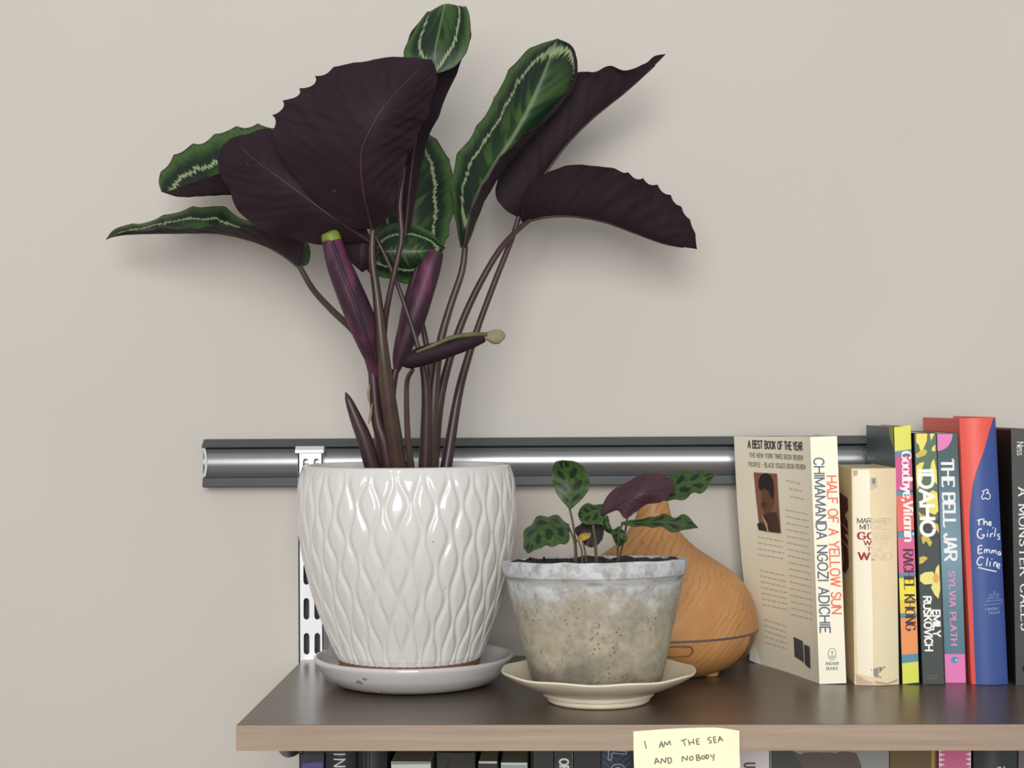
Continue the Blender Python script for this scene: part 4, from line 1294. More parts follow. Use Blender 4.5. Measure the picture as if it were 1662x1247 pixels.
# ------------------------------------------------------------------ books
class Book:
    """front spine corners in photo pixels; stands on z0"""

    def __init__(s, name, label, cat, TL, TR, BL, BR, depth, z0=None, Y=None, curve=0.0, group=None):
        s.TL, s.TR, s.BL, s.BR = TL, TR, BL, BR
        s.Y = on_z(*BL).y if Y is None else Y
        s.p = at(BL[0], BL[1], s.Y)
        if z0 is not None:
            top = at(TL[0], TL[1], s.Y)
            t = (top - s.p)
            s.p = top - t * ((top.z - z0) / t.z)
        top = at(TL[0], TL[1], s.Y)
        s.H = (top - s.p).length
        s.ez = (top - s.p).normalized()
        s.ex = Vector((s.ez.z, 0, -s.ez.x))
        if s.ex.z < 0:                            # leaning right: lift onto the lower corner
            pass
        s.W = (at(TR[0], TR[1], s.Y) - top).dot(s.ex)
        if s.ex.z < 0:
            s.p = s.p - Vector((0, 0, s.W * s.ex.z))
        s.p.z += 0.0002
        s.D, s.curve = depth, curve
        s.root = thing(name, label, cat, s.p.copy(), group)

    def pt(s, u, v, d):
        return s.p + s.ex * u + s.ez * v + Vector((0, d, 0))

    def bow(s, u):
        t = max(-1.0, min(1.0, 2 * u / s.W - 1))
        return -s.curve * (1 - t * t)

    def uv(s, px, py):
        q = at(px, py, s.Y) - s.p
        return q.dot(s.ex), q.dot(s.ez)

    def to3(s, px, py, eps=0.0002):
        u, v = s.uv(px, py)
        return s.pt(u, v, s.bow(u) - eps)

    def xl(s, y):
        return s.TL[0] + (s.BL[0] - s.TL[0]) * (y - s.TL[1]) / (s.BL[1] - s.TL[1])

    def xr(s, y):
        return s.TR[0] + (s.BR[0] - s.TR[0]) * (y - s.TR[1]) / (s.BR[1] - s.TR[1])

    def cover(s, mats, inset=0.0035, t=0.0006, hard=False, top_drop=0.0, spine_mi=0, left_mi=0, bevel=0.0):
        """spine + two boards as one wrap, then the page block"""
        W, H, D = s.W, s.H, s.D
        t = 0.0022 if hard else t
        path = []                                 # (u, d) outer line, from left fore-edge round the spine to the right
        path += [(0, D), (0, D * 0.5), (0, 0.004)]
        n = 13
        path += [(W * i / (n - 1), s.bow(W * i / (n - 1))) for i in range(n)]
        path += [(W, 0.004), (W, D * 0.5), (W, D)]
        inn = [(t, D), (t, D * 0.5), (t, 0.004)] + [(min(W - t, max(t, W * i / (n - 1))), s.bow(W * i / (n - 1)) + t) for i in range(n)] + [(W - t, 0.004), (W - t, D * .5), (W - t, D)]
        b = MB()
        m = len(path)
        NV = 9
        for li, (P_, fl) in enumerate(((path, False), (inn, True))):
            rows = [[s.pt(u, H * i / (NV - 1), d) for u, d in P_] for i in range(NV)]
            b.grid(rows, 0, None, False, fl)
        o_in = m * NV
        for i in range(NV - 1):                   # fore-edges
            for j in (0, m - 1):
                q = [i * m + j, (i + 1) * m + j, o_in + (i + 1) * m + j, o_in + i * m + j]
                b.f.append(q if j == 0 else q[::-1]); b.m.append(0)
        for i in (0, NV - 1):
            for j in range(m - 1):
                q = [i * m + j, i * m + j + 1, o_in + i * m + j + 1, o_in + i * m + j]
                b.f.append(q if i else q[::-1]); b.m.append(0)
        ob = b.build('cover', mats, s.root, True, 0, 30)
        b = MB()
        rec = inset if hard else 0.0006
        g = t + 0.00015
        p = []
        for v in (rec + (0.0006 if not hard else 0.001), H - rec):
            p += [s.pt(g, v, 0.0018 if not hard else 0.004), s.pt(W - g, v, 0.0018 if not hard else 0.004), s.pt(W - g, v, D - (0.0004 if not hard else 0.004)), s.pt(g, v, D - (0.0004 if not hard else 0.004))]
        b.add(p, [(0, 3, 2, 1), (4, 5, 6, 7), (0, 1, 5, 4), (1, 2, 6, 5), (2, 3, 7, 6), (3, 0, 4, 7)])
        b.build('pages', 'pages', s.root, False)
        return ob

    def art(s, name, polys, label=None):
        """polys: (rgb, [(px, py), ...]) flat print on the spine"""
        b = MB()
        mats, idx = [], {}
        for k, (rgb, pts) in enumerate(polys):
            if rgb not in idx:
                idx[rgb] = len(mats); mats.append(P(rgb))
            e = 0.00008 + 0.000012 * k
            if s.curve > 0 and len(pts) > 2:      # cut into strips so that the print follows the rounded spine
                bm = bmesh.new()
                bm.faces.new([bm.verts.new((*s.uv(x, y), 0)) for x, y in pts])
                for q in range(1, 24):
                    bmesh.ops.bisect_plane(bm, geom=bm.verts[:] + bm.edges[:] + bm.faces[:], plane_co=(s.W * q / 24, 0, 0), plane_no=(1, 0, 0))
                bm.verts.ensure_lookup_table()
                bm.verts.index_update()
                b.add([s.pt(v.co.x, v.co.y, s.bow(v.co.x) - e) for v in bm.verts], [[v.index for v in f.verts] for f in bm.faces], idx[rgb])
                bm.free()
            else:
                b.add([s.to3(x, y, e) for x, y in pts], [list(range(len(pts)))], idx[rgb])
        o = b.build(name, mats, s.root, False)
        if label:
            o['label'] = label
        return o

    def band(s, y0, y1, rgb, a0=0.0, a1=1.0, sk=0):
        X = lambda f, y: s.xl(y) + (s.xr(y) - s.xl(y)) * f
        return (rgb, [(X(a0, y0), y0), (X(a1, y0 + sk), y0 + sk), (X(a1, y1 + sk), y1 + sk), (X(a0, y1), y1)])

    def blob(s, cx, cy, rx, ry, rgb, n=24, rot=0.0, wob=0.0, seed=0):
        rnd = random.Random(seed)
        out = []
        for i in range(n):
            a = 2 * math.pi * i / n
            k = 1 + rnd.uniform(-wob, wob)
            x, y = rx * k * math.cos(a), ry * k * math.sin(a)
            out.append((cx + x * math.cos(rot) - y * math.sin(rot), cy + x * math.sin(rot) + y * math.cos(rot)))
        return (rgb, out)

    def down(s, text, y0, y1, r0, r1, rgb, thick, thin=None, serif=0.0, gap=1.8, name='title_lettering', mb=None):
        """text reading down the spine; r0 baseline, r1 cap line, px from the left edge"""
        def p2(a, b):
            y = y0 + a * (y1 - y0)
            return (s.xl(y) + r0 + (r1 - r0) * b, y)
        m = lettering(text, s.to3, p2, r1 - r0, thick, thin, serif, gap)
        return m.build(name, P(rgb), s.root, False)

    def flat(s, text, x0, x1, y0, y1, rgb, thick, thin=None, serif=0.0, gap=1.8, name='title_lettering', skew=0.0, split=None, faded=None, build=True, mb=None):
        def p2(a, b):
            return (x0 + a * (x1 - x0), y1 - b * (y1 - y0) + a * skew)
        m = lettering(text, s.to3, p2, y1 - y0, thick, thin, serif, gap, 1, mb, split)
        if not build:
            return m
        return m.build(name, [P(rgb)] + ([P(faded)] if faded else []), s.root, False)


UP = 'books standing on the upper shelf'

# ---- cream novel with flared back cover
bk = Book('paperback_book', 'cream paperback with splayed back cover, leftmost book on the upper shelf', 'book', (1315, 710), (1358.5, 709), (1330, 1111), (1373, 1110), 0.118, group=UP)
FL_T, FL_B = 0.050, 0.0395                     # how far the back cover flares at top and bottom


def flare(q, v):
    """lateral offset of the back cover at depth fraction q, height v"""
    f = v / bk.H
    k = FL_B + (FL_T - FL_B) * f
    mid = 0.0030 * math.sin(math.pi * f)
    return -k * (q ** 1.08) - mid * q * q + 0.002 * math.sin(math.pi * q)


def cov3(q, v, eps=0.0):
    return bk.pt(flare(q, v) - eps, v + 0.0012 * q * q * math.sin(3 * v / bk.H), bk.D * q)


CREAM = (252, 246, 222)
b = MB()
NQ, NV = 25, 25
out = [[cov3(1 - i / (NQ - 1), bk.H * j / (NV - 1)) for i in range(NQ)] + [bk.pt(bk.W * k / 8, bk.H * j / (NV - 1), 0) for k in range(1, 9)] + [bk.pt(bk.W, bk.H * j / (NV - 1), bk.D * k / 6) for k in range(1, 7)] for j in range(NV)]
th = 0.0005
inn = [[cov3(1 - i / (NQ - 1), bk.H * j / (NV - 1)) + Vector((th, 0.0, 0)) for i in range(NQ - 1)] + [bk.pt(th, bk.H * j / (NV - 1), th)] + [bk.pt(min(bk.W - th, max(th, bk.W * k / 8)), bk.H * j / (NV - 1), th) for k in range(1, 9)] + [bk.pt(bk.W - th, bk.H * j / (NV - 1), bk.D * k / 6) for k in range(1, 7)] for j in range(NV)]
b.grid(out)
b.grid(inn, flip=True)
m = len(out[0])
for j in (0, NV - 1):
    for i in range(m - 1):
        b.f.append([j * m + i, j * m + i + 1, m * NV + j * m + i + 1, m * NV + j * m + i]); b.m.append(0)
for i in (0, m - 1):
    for j in range(NV - 1):
        b.f.append([j * m + i, (j + 1) * m + i, m * NV + (j + 1) * m + i, m * NV + j * m + i]); b.m.append(0)
b.build('cover', plain('cream_cover', CREAM, 0.42, 0, 0.02, 20), bk.root, True, 0, 30)
# fanned page block
b = MB()
rows = []
for j in range(2):
    v = 0.0012 if j == 0 else bk.H - 0.0012
    rows.append([bk.pt(flare(q, v) * 0.62 + 0.001, v, bk.D * q) for q in (0.03, 0.25, 0.5, 0.75, 0.97)] + [bk.pt(bk.W - 0.001, v, bk.D * q) for q in (0.97, 0.5, 0.03)])
n = 8
b.add(rows[0] + rows[1], [(i, (i + 1) % n, n + (i + 1) % n, n + i) for i in range(n)] + [list(range(n))[::-1], list(range(n, 2 * n))])
b.build('pages', 'pages', bk.root, False)
# lifted lower corner of the back cover
b = MB()
cpts = [cov3(0.985, 0.0005, 0.0006), cov3(0.90, 0.0005, 0.0006), cov3(0.99, 0.024, 0.0006)]
b.add([cpts[0] + Vector((-0.004, 0.004, 0.002)), cpts[1], cpts[2]], [(0, 1, 2)])
o = b.build('curled_corner', P((238, 236, 226)), bk.root, False); o['label'] = 'whitened corner curling outwards'
bk.down('CHIMAMANDA NGOZI ADICHIE', 744, 1027, 4.5, 20.5, (84, 98, 124), 2.3)
bk.down('HALF OF A YELLOW SUN', 773, 996, 24.5, 40, (238, 118, 84), 2.2)
bk.flat('ANCHOR', 1340, 1361, 1075, 1079.5, (120, 124, 120), 0.8, name='publisher_mark')
bk.flat('BOOKS', 1341.5, 1359.5, 1083, 1087.5, (120, 124, 120), 0.8, name='publisher_mark')
b = MB()
ov = [(1350.5 + 6.5 * math.cos(a), 1062 + 9.5 * math.sin(a)) for a in [2 * math.pi * i / 28 for i in range(29)]]
ribbon(b, ov, lambda t: 0.45, bk.to3, 0, 0.00019)
ribbon(b, [(1350.5, 1057), (1350.5, 1068)], lambda t: 0.5, bk.to3, 0, 0.00021)
ribbon(b, [(1347.8, 1059), (1353.2, 1059)], lambda t: 0.45, bk.to3, 0, 0.000215)
ribbon(b, [(1346.5, 1064), (1347.6, 1067), (1350.5, 1068.6), (1353.4, 1067), (1354.5, 1064)], lambda t: 0.5, bk.to3, 0, 0.00022)
b.build('anchor_emblem', P((110, 114, 112)), bk.root, False)


def cover_px(px, py):
    """photo pixel -> (q, v) on the back cover by relaxation"""
    q, v = 0.5, bk.H * 0.5
    for _ in range(40):
        p = cov3(q, v)
        d = p - CAM
        z = d.dot(fw)
        x = CXP + FPX * d.dot(cr) / z
        y = CYP - FPX * d.dot(cu) / z
        q += (x - px) * -0.006 * -1 * -1 if False else (x - px) * 0.006
        v += (y - py) / FPX * z * 0.8
        q = max(-0.2, min(1.2, q))
    return q, v


def cpt(px, py, eps=0.0002):
    q, v = cover_px(px, py)
    return cov3(q, v, eps)


def cover_text(text, xy0, xy1, hgt, rgb, thick, name='blurb_line'):
    """line from (x,y) baseline start to end, letters upright"""
    (xa, ya), (xb, yb) = xy0, xy1
    qa, va = cover_px(xa, ya)
    qb, vb = cover_px(xb, yb)
    hh = hgt * mpp(-0.10)

    def p2(a, b_):
        return (qa + (qb - qa) * a, va + (vb - va) * a + b_ * hh)
    # strokes are widened in cover units: work in a metric plane (depth, height)
    def p2m(a, b_):
        q, v = p2(a, b_)
        return (q * bk.D, v)
    t3 = lambda x, y, e: cov3(x / bk.D, y, e)
    m_ = lettering(text, t3, p2m, hh, thick * mpp(-0.1), None)
    m_.build(name, P(rgb), bk.root, False)


cover_text('A BEST BOOK OF THE YEAR', (1215, 727), (1303, 731), 12, (62, 66, 76), 2.4, 'blurb_heading')
cover_text('THE NEW YORK TIMES BOOK REVIEW', (1217, 742), (1304, 747), 7, (150, 146, 130), 1.3)
cover_text('PEOPLE - BLACK ISSUES BOOK REVIEW', (1216, 757), (1308, 762), 7, (150, 146, 130), 1.3)
# fine print: each line a row of short dashes the size of words
b = MB()
rnd = random.Random(5)


def fine_line(x0, y0, x1, y1, hgt=2.2):
    a = 0.0
    L = abs(x1 - x0)
    while a < 1:
        wl = rnd.uniform(3, 8) / L
        e = min(1, a + wl)
        c = []
        for t, dy in ((a, -hgt / 2), (e, -hgt / 2), (e, hgt / 2), (a, hgt / 2)):
            c.append(cpt(x0 + (x1 - x0) * t, y0 + (y1 - y0) * t + dy))
        b.add(c, [(0, 1, 2, 3)])
        a = e + 1.6 / L


for (x0_, y0_, x1_, y1_) in [(1276, 780, 1301, 786), (1281, 793, 1303, 798), (1283, 806, 1306, 811)]:
    fine_line(x0_, y0_, x1_, y1_)
for k in range(17):
    y = 828 + k * 10.6
    fine_line(1275 + k * 0.62, y, 1312 + k * 0.55, y + 7 + k * 0.12)
for k in range(4):
    y = 872 + k * 9.5
    fine_line(1230 + k * 0.4, y, 1272 + k * 0.4, y + 7)
for k in range(7):
    y = 926 + k * 9.2
    fine_line(1234 + k * 0.6, y, 1276 + k * 0.6, y + 9)
for k in range(5):
    y = 1006 + k * 9.2
    fine_line(1241 + k * 0.3, y, 1276 + k * 0.4, y + 11)
b.build('fine_print', P((206, 200, 178)), bk.root, False)['kind'] = 'stuff'


def cover_shape(name, shapes, label=None):
    b = MB()
    mats = []
    for k, (rgb, pts) in enumerate(shapes):
        mats.append(P(rgb))
        b.add([cpt(x, y, 0.0005 + 0.0003 * k) for x, y in pts], [list(range(len(pts)))], k)
    o = b.build(name, mats, bk.root, False)
    if label:
        o['label'] = label


cover_shape('author_photo', [
    ((146, 96, 76), [(1224, 767), (1262, 769), (1265, 820), (1268.5, 866), (1234, 861), (1228, 810)]),
    ((112, 76, 56), [(1237, 797), (1245, 790), (1256, 796), (1258, 815), (1254, 829), (1246, 836), (1240, 830), (1238, 815)]),
    ((40, 32, 32), [(1233, 780), (1237, 771), (1246, 768), (1253, 772), (1257, 782), (1258, 798), (1257, 812), (1253, 806), (1249, 796), (1241, 793), (1236, 797), (1233, 790)]),
    ((78, 52, 44), [(1246, 833), (1262, 831), (1265, 845), (1268, 865.5), (1252, 863.5), (1246, 848), (1240, 838)]),
    ((46, 52, 50), [(1232, 850), (1239, 848), (1246, 855), (1249, 863), (1234.5, 860.5)]),
    ((198, 176, 140), [(1240, 838), (1242, 838), (1249, 850), (1251, 863), (1249, 863), (1245, 850)]),
    ((84, 54, 44), [(1239, 816), (1244, 814), (1246, 822), (1241, 824)])], 'small portrait photo of a person with dark hair on terracotta')
cover_shape('barcode_box', [((92, 90, 92), [(1289, 1034), (1304, 1041), (1306, 1076), (1290.5, 1066)]), ((84, 82, 84), [(1306.5, 1046), (1315.5, 1050), (1317, 1086), (1308, 1079)])])
b = MB()
for k in range(5):
    x = 1291 + k * 2.7
    b.add([cpt(x, 1040 + k * 1.2, 0.0003), cpt(x + 0.7, 1040.4 + k * 1.2, 0.0003), cpt(x + 1.6, 1066 + k * 1.6, 0.0003), cpt(x + 0.9, 1065.6 + k * 1.6, 0.0003)], [(0, 1, 2, 3)])
b.build('barcode_lines', P((128, 124, 116)), bk.root, False)

# ---- worn thick paperback
bk2 = Book('paperback_book', 'worn yellowed thick paperback with taped spine and dark red lettering', 'book', (1382, 761), (1454, 762), (1387, 1112), (1460, 1111), 0.105, curve=0.004, group=UP)
bk2.cover(plain('worn_cover', (236, 216, 176), 0.6, 0, 0.06, 25))
TAPE = (246, 234, 204)
bk2.art('tape_strip', [((250, 240, 214), [(1384, 763), (1410, 763), (1412, 900), (1415, 1000), (1416, 1098), (1392, 1094), (1389, 1000), (1386, 880)])], 'paler strip of bare spine left of the tape')
for wp in [

    ((224, 196, 150), [(1384, 764), (1392, 764), (1391, 772), (1385, 773)]),
    ((234, 220, 184), [(1419, 985), (1430, 979), (1441, 977), (1448, 982), (1453, 992), (1456, 1050), (1457, 1095), (1450, 1104), (1425, 1100), (1418, 1060)]),
    ((206, 176, 152), [(1388, 1094), (1396, 1098), (1406, 1104), (1420, 1108), (1412, 1110), (1390, 1110)]),
    ((186, 164, 134), [(1418, 1104), (1440, 1108), (1456, 1102), (1456.5, 1106), (1440, 1110.5), (1420, 1109)]),
    ((150, 146, 136), [(1412, 1086), (1424, 1082), (1437, 1081), (1430, 1087), (1424, 1094), (1430, 1100), (1418, 1098)]),
    ((196, 188, 166), [(1411, 776), (1421, 774), (1423, 790), (1412, 796)]),
    ((150, 154, 146), [(1413, 777), (1419, 776), (1420, 784), (1414, 786)])]:
    bk2.art('worn_patch', [wp])
spl = lambda x, y: 0 if x < 1411.5 + (y - 840) * 0.02 else 1
RED, FRED = (158, 40, 48), (226, 210, 182)
for txt, x0_, x1_, y0_, y1_, rgb, fd, tk, tn, sf in (
        ('MARGARET', 1391, 1446, 841, 849, (84, 82, 78), (206, 194, 168), 1.3, 1.1, 0),
        ('MITCHELL', 1395, 1441, 851.5, 859, (84, 82, 78), (222, 204, 176), 1.3, 1.1, 0),
        ('GONE', 1392, 1446, 864, 875, RED, FRED, 3.6, 1.5, 1.1),
        ('WITH', 1401, 1438, 877.5, 884.5, RED, FRED, 2.0, 1.0, 0.9),
        ('THE', 1405.5, 1432, 888, 894, RED, FRED, 2.0, 1.1, 0.9),
        ('WIND', 1393, 1447, 897, 908, RED, FRED, 3.4, 1.5, 1.1)):
    bk2.flat(txt, x0_, x1_, y0_, y1_, rgb, tk, tn, sf, 1.6 if sf == 0 else 2.6, 'title_lettering', 0, spl, fd)
b = MB()
ribbon(b, [(1393, 891.5), (1400.5, 890.5)], lambda t: 0.6, bk2.to3)
ribbon(b, [(1437, 891), (1444, 891)], lambda t: 0.4, bk2.to3, 1)
b.build('title_lettering', [P(RED), P(FRED)], bk2.root, False)


def side3(bk_, px, py, eps=0.0003):
    """photo pixel -> point on the left cover plane of a book"""
    n = bk_.ex
    d = ray(px, py)
    t = (bk_.p - CAM).dot(n) / d.dot(n)
    return CAM + d * t - n * eps


b = MB()
poly = [(1358, 795), (1363, 799), (1376, 809), (1377, 828), (1371, 836), (1376, 846), (1377, 868), (1370, 866), (1377, 878), (1376, 884), (1377, 900), (1378, 912), (1377.5, 922), (1373, 931), (1368, 927), (1362, 915), (1358, 900)]
b.add([side3(bk2, x, y) for x, y in poly], [list(range(len(poly)))])
for k, ln in enumerate(([(1361, 845), (1368, 850), (1377, 862)], [(1362, 870), (1370, 880), (1377, 889)], [(1368, 886), (1369, 905), (1369, 920)])):
    ribbon(b, ln, lambda t: 0.7, lambda x, y, e: side3(bk2, x, y, 0.0005), 1)
b.build('cover_lettering', [P((110, 34, 40)), P((224, 212, 186))], bk2.root, False)
# worn top edge, yellowed
# ---- slim bright paperback
bk3 = Book('paperback_book', 'slim paperback with lime, pink and orange colour bands and dark teal side', 'book', (1451, 693.5), (1478, 693), (1465, 1111), (1491.5, 1110.5), 0.125, group=UP)
bk3.cover(plain('teal_cover', (56, 80, 84), 0.4))
LIME, PINK, TEAL = (228, 226, 96), (214, 88, 146), (92, 146, 166)
bk3.art('cover_bands', [bk3.band(694, 733, LIME, sk=-4), bk3.band(733, 741, TEAL, sk=-4), bk3.band(741, 797, PINK, sk=-2), bk3.band(797, 806, TEAL, sk=2), bk3.band(806, 863, (240, 108, 104), sk=-3),
                        bk3.band(863, 873, TEAL), bk3.band(873, 931, (226, 104, 152)), bk3.band(931, 939, TEAL), bk3.band(939, 975, (244, 228, 76), sk=-2), bk3.band(975, 996, (246, 204, 82)),
                        bk3.band(996, 1004, TEAL), bk3.band(1004, 1063, (242, 154, 92), sk=-2), bk3.band(1063, 1077, TEAL, sk=-2), bk3.band(1077, 1110.6, (224, 226, 92), sk=-3)])
bk3.down('Goodbye,Vitamin', 734, 878, 11, 26, (250, 244, 240), 4.0, 1.2, 1.0, 1.5)
bk3.down('RACHEL KHONG', 893, 1023, 8, 24, (70, 46, 58), 3.4, 1.0, 1.1, 2.0, 'author_lettering')
b = MB()
b.add([side3(bk3, x, y) for x, y in [(1443, 693.9), (1450.6, 693.9), (1451.5, 730), (1449, 722), (1445, 710)]], [[0, 1, 2, 3, 4]])
b.build('cover_art', P((168, 168, 62)), bk3.root, False)
b = MB()
for (x0_, x1_, y) in ((1386, 1438, 711), (1392, 1430, 724), (1388, 1440, 731.5), (1394, 1430, 741)):
    a = x0_
    while a < x1_:
        e = min(x1_, a + rnd.uniform(3, 7))
        b.add([side3(bk3, a, y - 1), side3(bk3, e, y - 1 + .3), side3(bk3, e, y + 1.3), side3(bk3, a, y + 1)], [(0, 1, 2, 3)])
        a = e + 1.5
b.build('fine_print', P((76, 100, 104)), bk3.root, False)['kind'] = 'stuff'

# ---- dark floral paperback
bk4 = Book('paperback_book', 'dark green paperback spine with pale yellow flowers and bold white title', 'book', (1483.5, 703.5), (1519.5, 703), (1497.5, 1112), (1532, 1110), 0.125, group=UP)
bk4.cover(plain('charcoal_cover', (44, 46, 46), 0.42))
YE, YD, GR, DG = (244, 226, 110), (214, 190, 84), (96, 122, 96), (70, 76, 72)
bl = bk4.blob
bk4.art('flower_print', [
    bk4.band(703.6, 800, (92, 116, 92), 0.03, 0.98), bk4.band(800, 870, (88, 104, 80), 0.03, 0.98), bk4.band(870, 1111, DG, 0.03, 0.98),
    (YE, [(1487, 704), (1505, 704), (1504, 716), (1499, 728), (1495, 736), (1491, 722), (1487, 718)]),
    (YE, [(1509, 704), (1517, 704), (1513, 712), (1511, 716)]),
    (YE, [(1518, 722), (1518, 733), (1512, 732), (1513, 726)]),
    (YD, [(1486, 738), (1492, 733), (1500, 729), (1505, 733), (1502, 739), (1494, 742), (1488, 744)]),
    (YE, [(1487, 757), (1492, 752), (1500, 750), (1496, 764), (1498, 776), (1493, 788), (1489, 795), (1487, 775)]),
    (YE, [(1512, 750), (1516, 745), (1520, 765), (1521, 786), (1516, 782), (1509, 764)]),
    (YE, [(1505, 802), (1514, 796), (1521, 800), (1523, 830), (1517, 836), (1508, 832), (1503, 818)]),
    (YD, [(1490, 830), (1497, 836), (1510, 838), (1506, 846), (1494, 844)]),
    ((66, 70, 66), [(1496, 842), (1513, 850), (1523, 842), (1525, 872), (1508, 876), (1494, 866)]),
    (YD, [(1495, 872), (1501, 869), (1508, 873), (1513, 881), (1509, 888), (1503, 878), (1498, 884)]),
    (YD, [(1517, 848), (1523, 852), (1524, 866), (1519, 860)]),
    (YD, [(1492, 905), (1500, 903), (1506, 906), (1498, 914), (1492, 916)]),
    ((240, 228, 138), [(1493, 934), (1501, 929), (1514, 928), (1519, 938), (1514, 948), (1500, 949), (1493, 943)]),
    ((240, 228, 138), [(1519, 922), (1524, 916), (1525, 940), (1526, 956), (1523, 972), (1517, 966), (1511, 954), (1514, 946)]),
    ((236, 176, 92), bl(1519, 939, 5, 8, (0, 0, 0))[1])])
bk4.down('IDAHO', 763, 869, 6, 28, (252, 250, 244), 5.4, gap=1.6)
bk4.down('EMILY', 991, 1033, 20.5, 31.5, (250, 248, 240), 2.7, name='author_lettering')
bk4.down('RUSKOVICH', 969, 1056, 6, 18, (250, 248, 240), 2.8, name='author_lettering')
bk4.art('publisher_emblem', [bl(1513, 1083.5, 10.5, 11, (222, 166, 78)), ((66, 58, 44), [(1506, 1085), (1513, 1077), (1520, 1085), (1518, 1085), (1518, 1090), (1508, 1090), (1508, 1085)])], 'yellow round emblem with a house')
bk4.flat('WINDMILL', 1504, 1523, 1096, 1098.6, (120, 108, 72), 0.6, name='publisher_mark') if False else None
b = MB()
for y in (1096.5, 1100.5):
    for x in (1505, 1511, 1517):
        b.add([bk4.to3(x, y), bk4.to3(x + 4.5, y), bk4.to3(x + 4.5, y + 1.6), bk4.to3(x, y + 1.6)], [(0, 1, 2, 3)])
b.build('publisher_mark', P((118, 106, 70)), bk4.root, False)

# ---- steel-blue paperback
bk5 = Book('paperback_book', 'steel-blue paperback with pink quarter circle at top and pink band at foot', 'book', (1520.5, 704), (1554, 703.5), (1534.5, 1109), (1567.5, 1108), 0.125, group=UP)


def grad_mat():
    m, nt, b = new_mat('blue_gradient_cover')
    tc = node(nt, 'ShaderNodeTexCoord')
    s = node(nt, 'ShaderNodeSeparateXYZ', {'Vector': tc.outputs['Object']})
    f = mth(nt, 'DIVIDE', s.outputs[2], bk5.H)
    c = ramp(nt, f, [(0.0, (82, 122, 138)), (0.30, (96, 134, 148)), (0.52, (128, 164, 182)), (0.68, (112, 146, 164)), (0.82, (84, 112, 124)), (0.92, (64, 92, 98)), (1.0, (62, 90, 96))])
    nt.links.new(c, b.inputs['Base Color'])
    b.inputs['Roughness'].default_value = 0.4
    return m


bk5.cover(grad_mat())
qc = [(1521, 704.6)] + [(1521.5 + 24.5 * math.cos(a), 704.6 + 27.5 * math.sin(a)) for a in [math.pi / 2 * i / 14 for i in range(15)]]
bl = bk5.blob
bk5.art('quarter_circle', [((238, 134, 196), qc)], 'pink quarter circle')
bk5.art('foot_band', [bk5.band(1062, 1108.6, (236, 132, 192)), bl(1549.5, 1071.5, 6.5, 5.5, (84, 150, 196)), bl(1552.5, 1072, 1.6, 1.6, (236, 240, 244))], 'pink band with small blue egg emblem')
bk5.down('THE BELL JAR', 746, 909, 6, 25, (248, 250, 250), 4.6, 2.8, 0.9, 1.3)
bk5.down('SYLVIA PLATH', 928, 1047, 11.2, 20.8, (238, 150, 198), 2.5, 1.2, 0.9, 2.4, 'author_lettering')

# ---- blue and red hardcover
bk6 = Book('hardcover_book', 'thick blue hardcover with red corner and white handwritten title', 'book', (1557, 680), (1615.5, 678.5), (1577, 1111.5), (1636, 1110), 0.138, curve=0.0045, group=UP)
bk6.cover(plain('red_jacket', (236, 92, 78), 0.45), hard=True)
edge = [(678.6, 1612), (697, 1605), (734, 1594), (763, 1583), (789, 1576.5), (826, 1573), (854, 1572), (890, 1574), (930, 1576), (1016, 1579), (1068, 1581), (1111, 1583)]


def ex_(y):
    for (ya, xa), (yb, xb) in zip(edge, edge[1:]):
        if y <= yb:
            return xa + (xb - xa) * max(0, (y - ya)) / (yb - ya)
    return edge[-1][1]


b = MB()
rows, rows2 = [], []
for i in range(61):
    y = 679.2 + (1110.6 - 679.2) * i / 60
    rows.append([bk6.to3(ex_(y) + (bk6.xr(y) - ex_(y)) * j / 12, y, 0.0001) for j in range(13)])
b.grid(rows)
o = b.build('jacket_panel', P((62, 86, 148), 0.45), bk6.root); o['label'] = 'blue area of the jacket'


def hand(bk_, name, strokes, rgb, wd):
    b = MB()
    for k, s in enumerate(strokes):
        pts = [(v[0], v[1]) for v in cat_rom(s, max(6, 5 * len(s)))] if len(s) > 2 else cat_rom(s, 5)
        pts = [(p[0], p[1]) for p in pts]
        ribbon(b, pts, lambda t: wd / 2, bk_.to3, 0, 0.0004 + 0.000008 * k)
    return b.build(name, P(rgb), bk_.root, False)


WH = (236, 240, 244)
hand(bk6, 'title_lettering', [
    [(1584, 844.5), (1592, 842)], [(1587.5, 843.5), (1586.5, 848), (1587, 852)],                                   # T
    [(1594, 841), (1594.5, 852)], [(1594.5, 849), (1597, 846), (1599.5, 848), (1600, 852)],                       # h
    [(1602.5, 850), (1606, 849.5), (1606, 847), (1603.5, 847), (1602.5, 850), (1604, 852.5), (1607.5, 852)],      # e
    [(1591, 859), (1588, 858), (1585, 862), (1584.5, 869), (1588, 873), (1592, 873), (1595, 868), (1591, 868)],  # G
    [(1600.5, 865), (1600, 871)], [(1600.5, 861), (1600.8, 862)],                                                  # i
    [(1605, 872), (1605.5, 866)], [(1605.5, 868), (1608, 865.5), (1609.5, 866.5)], [(1609.5, 855.5), (1610, 857.5)],   # r
    [(1614.5, 857), (1613, 866), (1612, 871)],                                                                    # l
    [(1622, 868), (1619, 867), (1618, 869.5), (1621.5, 872), (1621, 875), (1617.5, 875)]], WH, 1.9)
